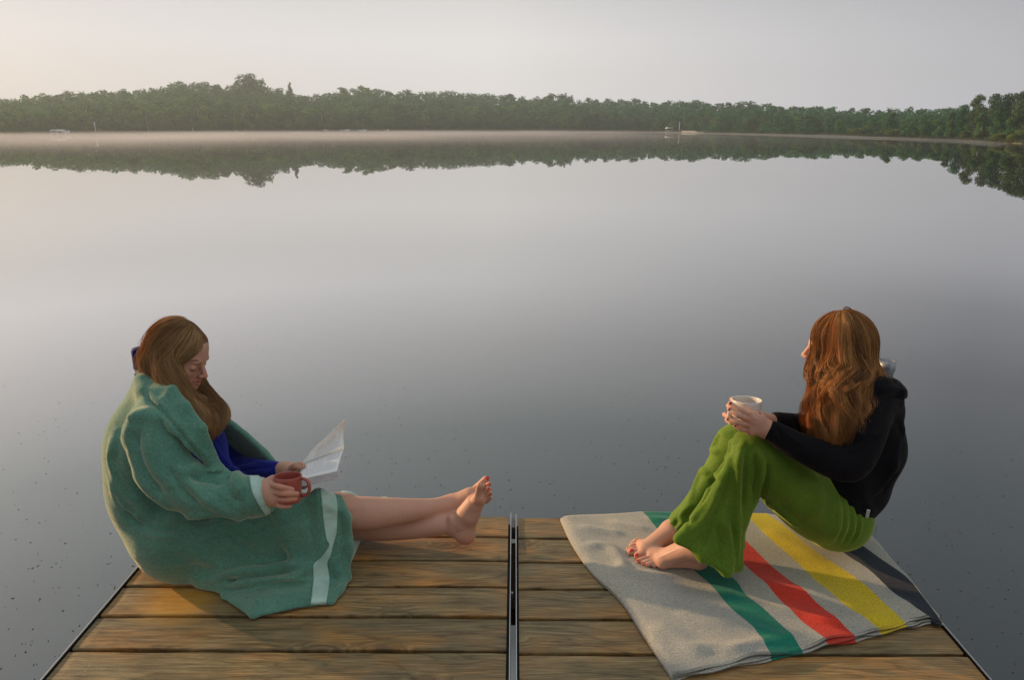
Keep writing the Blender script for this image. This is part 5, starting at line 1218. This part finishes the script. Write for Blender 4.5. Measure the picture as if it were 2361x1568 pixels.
# near foot
fz = lambda x, y, dz: B(x, y, dz)
anN = Q(1618, 1268, 2.015)
h += [p_cone(anN, B(1612, 1290, .030), .035, .031, .02), p_cone(Q(1600, 1262, 2.02), B(1528, 1286, .026), .034, .024, .02, ((0, 1, 0), 1.15)), p_cone(B(1606, 1290, .028), B(1530, 1297, .018), .028, .018, .02), p_cone(B(1512, 1281, .022), B(1526, 1300, .016), .018, .015, .014), p_cone(B(1560, 1280, .03), B(1502, 1281, .019), .024, .0165, .016)]
for a, b_, c, r_ in (((1504, 1279, .018), (1484, 1279.5, .016), (1469.5, 1282, .012), .0115), ((1508, 1287, .016), (1487, 1288, .016), (1472, 1294, .0085), .0082), ((1513, 1293, .015), (1495, 1294.5, .014), (1483, 1299.5, .0080), .0078), ((1519, 1298, .014), (1503, 1299, .013), (1493, 1303.5, .0078), .0075), ((1528, 1301, .012), (1517, 1302, .011), (1508, 1305, .0074), .0072)):
    h += chain([B(*a), B(*b_), B(*c)], [r_ * .95, r_ * .9, r_], .0035)
# far foot
h += [p_cone(Q(1556, 1222, 2.17), B(1560, 1250, .03), .033, .03, .02), p_cone(Q(1543, 1228, 2.165), B(1492, 1262, .026), .031, .023, .02, ((0, 1, 0), 1.15)), p_cone(B(1555, 1250, .028), B(1492, 1268, .018), .027, .018, .02), p_cone(B(1478, 1254, .02), B(1484, 1271, .018), .016, .018, .014)]
for a, b_, c, r_ in (((1482, 1270, .018), (1466, 1271.5, .016), (1454, 1272.5, .0125), .0118), ((1478, 1262, .016), (1461, 1264, .016), (1449, 1268, .009), .008), ((1476, 1256, .015), (1464, 1256, .015), (1455, 1259, .0085), .0078), ((1474, 1250, .014), (1465, 1250, .014), (1458, 1253, .008), .0074), ((1476, 1245, .013), (1469, 1245, .012), (1463, 1248, .0075), .007)):
    h += chain([B(*a), B(*b_), B(*c)], [r_ * .95, r_ * .9, r_], .0035)
V, F = solid(h, .0026, 1)
V = strokes(V, F, [([(1560, 1262), (1530, 1272), (1512, 1278)], .004, .0012), ([(1565, 1266), (1535, 1280), (1518, 1288)], .004, .0010), ([(1735, 962), (1745, 968)], .004, .001), ([(1730, 975), (1745, 978)], .004, .001)], 2.0)
BR = mk('body', V, F, SKIN, PR)
set_tint(BR, V, [(Q(1728, 957, 1.97), .01, (1, .80, .72)), (Q(1724, 967, 1.96), .01, (1, .80, .72)), (Q(1723, 980, 1.965), .01, (1, .76, .68)), (Q(1724, 993, 1.97), .01, (1, .74, .66)), (B(1480, 1285, .01), .03, (1, .82, .78)), (B(1520, 1300, .01), .03, (1, .85, .8)), (B(1455, 1270, .01), .02, (1, .82, .76)), (Q(1865, 803, 2.1), .04, (1, .75, .62))])
TR = bvh(V, F)
for x, y, w, hh, a in ((1463.5+4, 1280.5, 4.6, 3.4, .05), (1468+1.5, 1292.5, 3, 2.6, -.2), (1480.5, 1298.5, 2.6, 2.3, -.4), (1491, 1303, 2.4, 2.0, -.4), (1456.5, 1269.5, 5.2, 3.6, -.05), (1446+1.5, 1266, 2.6, 2.4, 0)):
    nail(TR, x, y, w, hh, NAIL, BR, 'toenail', a, 2.0)
for x, y, w, hh, a in ((1684, 930, 3.6, 2.8, .5), (1681.5, 944, 3.2, 2.6, .5), (1677.5, 966.5, 3.0, 2.4, .4), (1694, 982, 2.6, 2.2, .3), (1752, 953, 3, 2.4, -.6), (1690, 925, 3.2, 2.4, .5)):
    nail(TR, x, y, w, hh, DNAIL, BR, 'fingernail', a, 1.98)
# trousers
h = chain([Q(1928, 1190, 2.14), Q(1885, 1170, 2.11), Q(1830, 1128, 2.08), Q(1770, 1072, 2.05), Q(1735, 1044, 2.045)], [.104, .106, .096, .080, .066], .035)
h += [p_ell(Q(1925, 1192, 2.17), (.112, .125, .100), None, .03), p_cone(Q(1930, 1190, 2.26), Q(1705, 1032, 2.21), .105, .064, .03), p_cone(Q(1958, 1200, 2.16), Q(1968, 1178, 2.17), .065, .055, .02)]
h += chain([Q(1735, 1042, 2.045), Q(1722, 1090, 2.035), Q(1700, 1150, 2.03), Q(1672, 1210, 2.02)], [.066, .058, .050, .046], .03)
# near flare down to a slanted hem
pn = [Q(1706, 1050, 1.99), Q(1650, 1128, 1.985), Q(1563, 1244, 1.965), Q(1620, 1288, 1.93), Q(1676, 1322, 1.915), Q(1699, 1305, 1.955), Q(1702, 1200, 1.99), Q(1652, 1200, 1.972), Q(1738, 1140, 2.02), Q(1720, 1180, 2.06), Q(1706, 1262, 2.06)]
for t in ((0, 1, 7), (1, 2, 7), (2, 3, 7), (3, 4, 7), (4, 5, 7), (5, 6, 7), (6, 0, 7), (6, 8, 0), (6, 9, 8), (6, 5, 10), (6, 10, 9)): h.append(p_tri(pn[t[0]], pn[t[1]], pn[t[2]], .008, .035))
h += [p_tri(Q(1640, 1130, 1.99), Q(1565, 1240, 1.98), Q(1600, 1235, 2.07), .007, .02), p_tri(Q(1640, 1130, 1.99), Q(1600, 1235, 2.07), Q(1680, 1140, 2.08), .008, .02), p_tri(Q(1680, 1140, 2.08), Q(1600, 1235, 2.07), Q(1700, 1285, 2.07), .008, .02)]
h.append(p_cone(Q(1690, 1105, 2.035), Q(1660, 1210, 2.02), .052, .048, .035))
# far leg
h += chain([Q(1700, 1022, 2.205), Q(1672, 1072, 2.20), Q(1622, 1155, 2.19), Q(1580, 1206, 2.18)], [.066, .058, .054, .050], .03)
h += [p_tri(Q(1652, 1080, 2.18), Q(1541, 1218, 2.15), Q(1562, 1238, 2.13), .008, .02), p_tri(Q(1652, 1080, 2.18), Q(1562, 1238, 2.13), Q(1640, 1200, 2.14), .009, .02), p_cone(Q(1575, 1205, 2.18), Q(1562, 1222, 2.175), .042, .040, .02)]
# open hems
h += [sub(p_cone(Q(1640, 1260, 2.0), B(1600, 1300, .02), .034, .075, .008)), sub(p_cone(Q(1575, 1215, 2.18), Q(1535, 1245, 2.15), .030, .055, .008))]
V, F = solid(h, .0052, 6, zmin=.014)
ST = [([(1712, 1020), (1703, 1080), (1702, 1150), (1700, 1230), (1698, 1300)], .013, .009), ([(1722, 1040), (1716, 1110), (1712, 1180)], .014, -.008), ([(1690, 1060), (1670, 1110), (1640, 1170), (1600, 1225)], .014, .006), ([(1685, 1090), (1660, 1160), (1630, 1230), (1610, 1260)], .018, -.008),
      ([(1670, 1200), (1682, 1260), (1688, 1310)], .016, .007), ([(1655, 1210), (1660, 1270), (1660, 1305)], .016, -.007), ([(1750, 1040), (1760, 1080), (1748, 1130), (1742, 1155)], .012, .009), ([(1740, 1050), (1744, 1100), (1736, 1145)], .010, -.009), ([(1772, 1060), (1766, 1110), (1755, 1150)], .014, -.010), ([(1748, 1140), (1760, 1152), (1752, 1165)], .010, -.010),
      ([(1905, 1105), (1930, 1150), (1935, 1210), (1915, 1255)], .014, .006), ([(1925, 1110), (1950, 1155), (1952, 1210), (1935, 1255)], .010, .006), ([(1940, 1130), (1965, 1170), (1968, 1220), (1950, 1258)], .010, .006), ([(1958, 1150), (1982, 1185), (1982, 1225), (1968, 1252)], .009, .006), ([(1916, 1108), (1942, 1152), (1944, 1210), (1926, 1255)], .008, -.006), ([(1932, 1120), (1958, 1162), (1960, 1215), (1943, 1256)], .008, -.006), ([(1950, 1140), (1975, 1178), (1976, 1222), (1960, 1255)], .008, -.006),
      ([(1870, 1090), (1890, 1140), (1880, 1200)], .025, .005), ([(1765, 1160), (1800, 1205), (1840, 1240)], .02, .005), ([(1790, 1150), (1830, 1190), (1880, 1220)], .02, -.004),
      ([(1665, 985), (1640, 1040), (1615, 1090), (1590, 1150)], .014, .006), ([(1690, 1000), (1672, 1060), (1640, 1120), (1605, 1180)], .014, -.006), ([(1590, 1165), (1570, 1190), (1575, 1205), (1555, 1225)], .010, .006), ([(1600, 1170), (1585, 1195), (1590, 1210)], .010, -.006), ([(1560, 1200), (1556, 1215)], .008, -.005)]
V = strokes(V, F, [(a, w * 1.3, d * (.7 if a[0][0] > 1890 else 1.5)) for a, w, d in ST], 2.0); V = relax(V, F, 1, .3)
VEL = cloth_mat('green_velvet', (.080, .155, .012), (.115, .20, .018), .5, 420, .12, (.85, .9, .25), big=8, rough=.7, wr=((0, .5, 0), (16, 7, 4), .3, .008))
mk('trousers', V, F, VEL, PR)
# hooded top
h = [p_cone(Q(1996, 965, 2.17), Q(1998, 1035, 2.17), .106, .107, .04), p_cone(Q(1998, 1035, 2.17), Q(1968, 1120, 2.17), .108, .104, .04), p_cone(Q(1965, 1120, 2.17), Q(1946, 1155, 2.17), .104, .098, .03), p_cone(Q(1955, 1110, 2.10), Q(1958, 1150, 2.11), .075, .066, .03)]
h += chain([Q(2000, 952, 2.07), Q(1996, 985, 2.02), Q(1965, 1058, 1.965), Q(1930, 1066, 1.955), Q(1860, 1038, 1.965), Q(1810, 1012, 1.98), Q(1785, 998, 1.99)], [.064, .063, .060, .052, .043, .037, .034], .03)
h += chain([Q(1965, 935, 2.28), Q(1905, 985, 2.33), Q(1870, 985, 2.27), Q(1815, 978, 2.17), Q(1792, 974, 2.14)], [.07, .052, .043, .036, .033], .02)
h += chain([Q(1960, 935, 2.06), Q(2015, 935, 2.07), Q(2035, 940, 2.13)], [.05, .055, .06], .03)
# hood lying on the back
h += chain([Q(1985, 895, 2.07), Q(2030, 893, 2.08), Q(2055, 900, 2.16), Q(2045, 892, 2.24), Q(2000, 885, 2.28)], [.034, .034, .036, .034, .032], .012)
h += [p_ell(Q(2038, 914, 2.14), (.048, .085, .028), None, .012), p_cone(Q(2070, 893, 2.10), Q(2080, 903, 2.17), .014, .016, .008), p_cone(Q(2078, 908, 2.10), Q(2084, 913, 2.16), .010, .012, .006)]
h += [sub(p_ell(Q(2020, 872, 2.16), (.048, .08, .030), None, .01))]
V, F = solid(h, .0055, 2)
ST = [([(2020, 905), (2060, 895), (2090, 905)], .012, .008), ([(2030, 925), (2065, 915), (2092, 922)], .010, -.009), ([(2010, 1010), (1980, 1030), (1950, 1045)], .014, .006), ([(1960, 1000), (1990, 1005), (2020, 995)], .015, .006), ([(1955, 1020), (1990, 1022), (2025, 1010)], .012, -.006), ([(1810, 1000), (1830, 1015), (1850, 1030)], .010, .005), ([(1790, 985), (1800, 1005), (1805, 1025)], .008, -.005), ([(1840, 950), (1850, 970), (1862, 990)], .010, .005), ([(1825, 955), (1835, 975), (1845, 1000)], .008, -.005),
      ([(2085, 980), (2070, 1040), (2050, 1090)], .02, .007), ([(2075, 1060), (2040, 1110), (2010, 1140)], .02, .007), ([(2070, 1090), (2035, 1135)], .012, -.006), ([(1950, 1110), (1990, 1150), (2015, 1185)], .02, .005), ([(1930, 1090), (1960, 1120), (1990, 1150)], .012, -.006), ([(2060, 950), (2078, 1000), (2070, 1050)], .02, -.006)]
V = strokes(V, F, [(a, w, d * 1.3) for a, w, d in ST], 2.05); V = relax(V, F, 1, .3)
BLACK = cloth_mat('black_cotton', (.0035, .0035, .005), (.005, .005, .008), .03, 900, .2, (.8, .5, .4), wr=((0, .6, .3), (7, 10, 24), .6, .012))
HO = mk('hooded_top', V, F, BLACK, PR)
TH = bvh(V, F); WT = mat('white_label', (.7, .7, .7), .7); DK = mat('label_print', (.02, .02, .02), .8)
v, f = patch(TH, [(1999, 1174), (1994, 1193)], [(2006, 1176), (2001, 1196)], 3, 5, .002, .0015, 2.02); LB = mk('hem_label', v, f, WT, HO)
m = MB()
for k_, (x, y) in enumerate(((2001.4, 1179), (2000, 1184.5), (1998.6, 1190))):
    p, n_ = hit(TH, x, y, 2.02); p = p + n_ * .0026; a = np.cross(n_, [0, 0, 1]); a /= np.linalg.norm(a); c = np.cross(n_, a)
    for q, s_ in ((-.0016, .0006), (.0016, .0006)): m.add([tuple(p + a * (q + i_ * s_) + c * j_ * .0018) for i_, j_ in ((-1, -1), (1, -1), (1, 1), (-1, 1))], [(0, 1, 2, 3)])
    m.add([tuple(p + a * i_ * .0016 + c * j_ * .0006) for i_, j_ in ((-1, -1), (1, -1), (1, 1), (-1, 1))], [(0, 1, 2, 3)])
m.build('print', DK, LB)
# hair
HAIRR = hair_mat('auburn_hair', [(.10, .040, .011), (.26, .11, .028), (.46, .22, .058), (.68, .37, .12), (.9, .58, .25)])
fr, sr, ur = RM; nr_ = -1 if sr[1] > 0 else 1
def rs(a, b, c): return RL(a, b * nr_, c)
h = [p_ell(RL(-.012, 0, .021), (.0865, .0735, .0895), RM, .01), p_ell(RL(-.022, 0, -.03), (.070, .070, .082), RM, .015),
     p_cone(Q(1944, 850, 2.12), Q(1932, 925, 2.06), .070, .062, .02), p_cone(Q(1932, 925, 2.06), Q(1920, 985, 2.02), .062, .050, .03), p_cone(Q(1920, 985, 2.02), Q(1912, 1036, 2.0), .052, .016, .03), p_cone(Q(1900, 850, 2.14), Q(1884, 930, 2.10), .034, .036, .03), p_cone(Q(1884, 930, 2.10), Q(1900, 990, 2.06), .036, .032, .03), p_cone(Q(1975, 850, 2.13), Q(1972, 945, 2.06), .042, .034, .03), p_cone(Q(1985, 858, 2.15), Q(2008, 885, 2.13), .032, .030, .02),
     sub(p_ell(RL(.098, .0, -.045), (.055, .055, .07), RM, .012))]
HP = h; V, F = solid(h, .0045, 2); MR = mk('hair', V, F, mat('hair_mass_auburn', (.10, .035, .01), .6), PR)
tp = (.015, .0, .130)
GR = [
 [rs(.03, .01, .127), rs(.100, .02, .070), rs(.105, .045, .02), rs(.072, .078, -.05), Q(1878, 880, 2.08), Q(1862, 930, 2.08), Q(1885, 1005, 2.05)],
 [rs(.02, .012, .129), rs(.055, .07, .075), rs(.055, .095, .01), rs(.04, .10, -.055), Q(1888, 890, 2.03), Q(1875, 945, 2.02), Q(1897, 1040, 2.0)],
 [rs(.01, .012, .130), rs(.02, .085, .075), rs(.015, .105, .0), rs(.01, .105, -.06), Q(1908, 890, 2.01), Q(1895, 950, 1.99), Q(1908, 1055, 1.985)],
 [rs(.0, .012, .130), rs(-.02, .085, .075), rs(-.03, .105, .0), rs(-.03, .105, -.06), Q(1930, 890, 1.995), Q(1920, 950, 1.975), Q(1922, 1060, 1.975)],
 [rs(-.015, .012, .129), rs(-.055, .075, .075), rs(-.07, .09, .0), rs(-.07, .09, -.06), Q(1955, 890, 2.0), Q(1945, 945, 1.985), Q(1942, 1045, 1.975)],
 [rs(-.02, .005, .129), rs(-.08, .05, .075), rs(-.10, .06, .0), rs(-.10, .06, -.06), Q(1985, 885, 2.03), Q(1970, 935, 2.0), Q(1962, 1000, 1.985)],
 [rs(-.02, -.005, .129), rs(-.095, .015, .07), rs(-.118, .02, .0), rs(-.115, .02, -.06), Q(2012, 880, 2.08), Q(1998, 930, 2.03), Q(1985, 975, 2.0)],
 [rs(-.02, -.02, .128), rs(-.095, -.03, .065), rs(-.115, -.03, 0), rs(-.11, -.03, -.06), Q(2020, 880, 2.14), Q(2010, 920, 2.09), Q(2000, 955, 2.05)],
 [rs(.0, -.03, .127), rs(-.06, -.08, .06), rs(-.07, -.10, 0), rs(-.06, -.09, -.06), Q(1995, 880, 2.25), Q(1990, 920, 2.25), Q(1980, 950, 2.24)],
]
b1 = hair_strands(GR[:8], 9500, 38, .0065, .013, 11, rad=(.0004, .0008), frizz=.0006, clump=9, prims=HP, lift=(0, .004), tight=.05, lock=.014); b2 = hair_strands(GR[7:] , 900, 24, .008, .006, 12, prims=HP)
b3 = hair_strands(GR[:8], 420, 34, .008, .011, 13, rad=(.0003, .0006), frizz=.0016, prims=HP, lift=(.002, .010)); b4 = hair_strands(GR[:6], 1700, 38, .008, .020, 14, rad=(.0004, .0008), frizz=.0010, clump=6, prims=HP, lift=(.002, .008), tight=.03, lock=.012)
b5 = hair_strands(GR, 420, 36, .006, .012, 15, rad=(.0002, .0004), frizz=.0016, prims=HP, lift=(.002, .010))
hair_obj((b1, b2, b3, b4, b5), HAIRR, MR)
m = MB(); m.tube([tuple(Q(x, y, 2.15)) for x, y in ((1947, 722), (1945, 712), (1950, 708), (1958, 709), (1965, 716), (1968, 724))], [.0008, .0016, .0018, .0016, .0012, .0008], 6); m.build('loose_loop', HAIRR, MR, smooth=True)

# ---------------------------------------------------------------- white mug
CRM = mat('cream_glaze', (.66, .60, .55), .25); nt(CRM)[2].inputs['Coat Weight'].default_value = .3
mt_, mb_ = Q(1722, 921, MZ), Q(1718, 982, MZ - .008)
mug('mug', mt_, mb_, .0440, .0385, .0036, CRM, 'cream mug resting on the knees between two hands', (-1, -.45, 0), .024, .80, .18, .0052)
# ---------------------------------------------------------------- air
def vol(name, V, F, dens, colr, label, an=.35):
    m = bpy.data.materials.new(name); m.use_nodes = True; n = m.node_tree.nodes; n.clear(); l = m.node_tree.links
    o = N(n, 'ShaderNodeOutputMaterial'); p = N(n, 'ShaderNodeVolumePrincipled'); p.inputs['Density'].default_value = dens; p.inputs['Color'].default_value = (*colr, 1); p.inputs['Anisotropy'].default_value = an
    l.new(p.outputs[0], o.inputs['Volume']); ob = mk(name, V, F, m, smooth=False); bm = __import__('bmesh').new(); bm.from_mesh(ob.data); __import__('bmesh').ops.recalc_face_normals(bm, faces=bm.faces); bm.to_mesh(ob.data); bm.free(); tag(ob, label, 'haze', kind='stuff'); return ob
b_ = MB().box(-420, 420, -60, 430, WZ - 3.6, 30)
vol('haze', b_.V, b_.F, .0009, (.76, .88, 1.0), 'thin morning haze over the whole lake')

def bank(x0, x1, o0, o1, hgt, dens):
    V = []; xs_ = np.arange(x0, x1 + 1, 20); F = []; m = len(xs_)
    for i, x in enumerate(xs_):
        dx, dy = col(x); r0 = shore_r(x); e = min(1, min(i, m - 1 - i) / 4)
        wob = 1 + .4 * math.sin(i * .5 + o0) * math.sin(i * .23 + 1 + o0)
        for o_, h in ((o0 * (1 + .14 * math.sin(i * .8 + o0)), 0), (o0 * .8, hgt * wob * e * .6 + .004), (o1, hgt * wob * e + .01), (o1, 0)):
            r_ = r0 + o_; V.append((dx * r_, dy * r_, WZ + .012 + h))
    for i in range(m - 1):
        for j in range(4): a = i * 4; F.append((a + j, a + (j + 1) % 4, a + 4 + (j + 1) % 4, a + 4 + j))
    F += [(0, 3, 2, 1), tuple((m - 1) * 4 + j for j in range(4))]
    return V, [f[::-1] for f in F]
# rosy mist over the left half of the far water, thinning towards the dock, upwards and to the right
def drift(name, x0, x1, o1, hgt, dens, colr, label):
    V = []; F = []; xs_ = np.arange(x0, x1 + 1, 25); m = len(xs_)
    for x in xs_:
        dx, dy = col(x); r0 = shore_r(x)
        for r_, z in ((48, 0), (48, hgt), (r0 + o1, hgt), (r0 + o1, 0)): V.append((dx * r_, dy * r_, WZ + .012 + z))
    F = [(i * 4 + j, i * 4 + (j + 1) % 4, i * 4 + 4 + (j + 1) % 4, i * 4 + 4 + j) for i in range(m - 1) for j in range(4)] + [(0, 3, 2, 1), tuple((m - 1) * 4 + j for j in range(4))]
    ob = vol(name, V, F, 0, colr, label, .25); n = ob.data.materials[0].node_tree.nodes; l = ob.data.materials[0].node_tree.links; p = [q for q in n if q.type == 'PRINCIPLED_VOLUME'][0]
    ge = N(n, 'ShaderNodeNewGeometry'); s_ = N(n, 'ShaderNodeSeparateXYZ'); l.new(ge.outputs['Position'], s_.inputs[0])
    def ma(op, a_, b_=0.0, c_=None):
        q = N(n, 'ShaderNodeMath', operation=op)
        for k_, v in enumerate((a_, b_, c_)):
            if v is None: continue
            if hasattr(v, 'links'): l.new(v, q.inputs[k_])
            else: q.inputs[k_].default_value = v
        return q.outputs[0]
    def mr(v, a_, b_, c_, d_):
        q = N(n, 'ShaderNodeMapRange', interpolation_type='SMOOTHSTEP'); l.new(v, q.inputs[0])
        for k_, w in enumerate((a_, b_, c_, d_)): q.inputs[k_ + 1].default_value = w
        return q.outputs[0]
    r_ = ma('SQRT', ma('ADD', ma('MULTIPLY', s_.outputs[0], s_.outputs[0]), ma('MULTIPLY', s_.outputs[1], s_.outputs[1])))
    mp_ = N(n, 'ShaderNodeMapping'); mp_.inputs['Scale'].default_value = (.035, .035, .5); l.new(ge.outputs['Position'], mp_.inputs[0]); nz = noise(n, l, 1.0, 2, .5, vec=mp_.outputs[0])
    d = ma('MULTIPLY', mr(r_, 52, 165, .04, 1.0), mr(s_.outputs[2], WZ, WZ + hgt, 1.0, .0)); d = ma('MULTIPLY', d, mr(s_.outputs[0], -60, 60, 1.0, .05)); d = ma('MULTIPLY', d, mr(s_.outputs[0], -190, -105, .0, 1.0)); d = ma('MULTIPLY', d, mr(nz.outputs[0], .3, .7, .45, 1.5))
    l.new(ma('MULTIPLY', d, dens), p.inputs['Density']); ob.data.materials[0].cycles.volume_step_rate = .08
drift('mist', -1400, 2500, -1.4, 1.15, .023, (.84, .86, .98), 'soft rosy mist lying on the water along the left far shore')
for o_ in (-10, -24):
    V, F = bank(900, 2340, o_, -1.2, .26, .01); vol('mist', V, F, .018, (.80, .90, 1), 'low pale sheet of mist along the right far shore', .25)['group'] = 'sheets of mist over the far water'
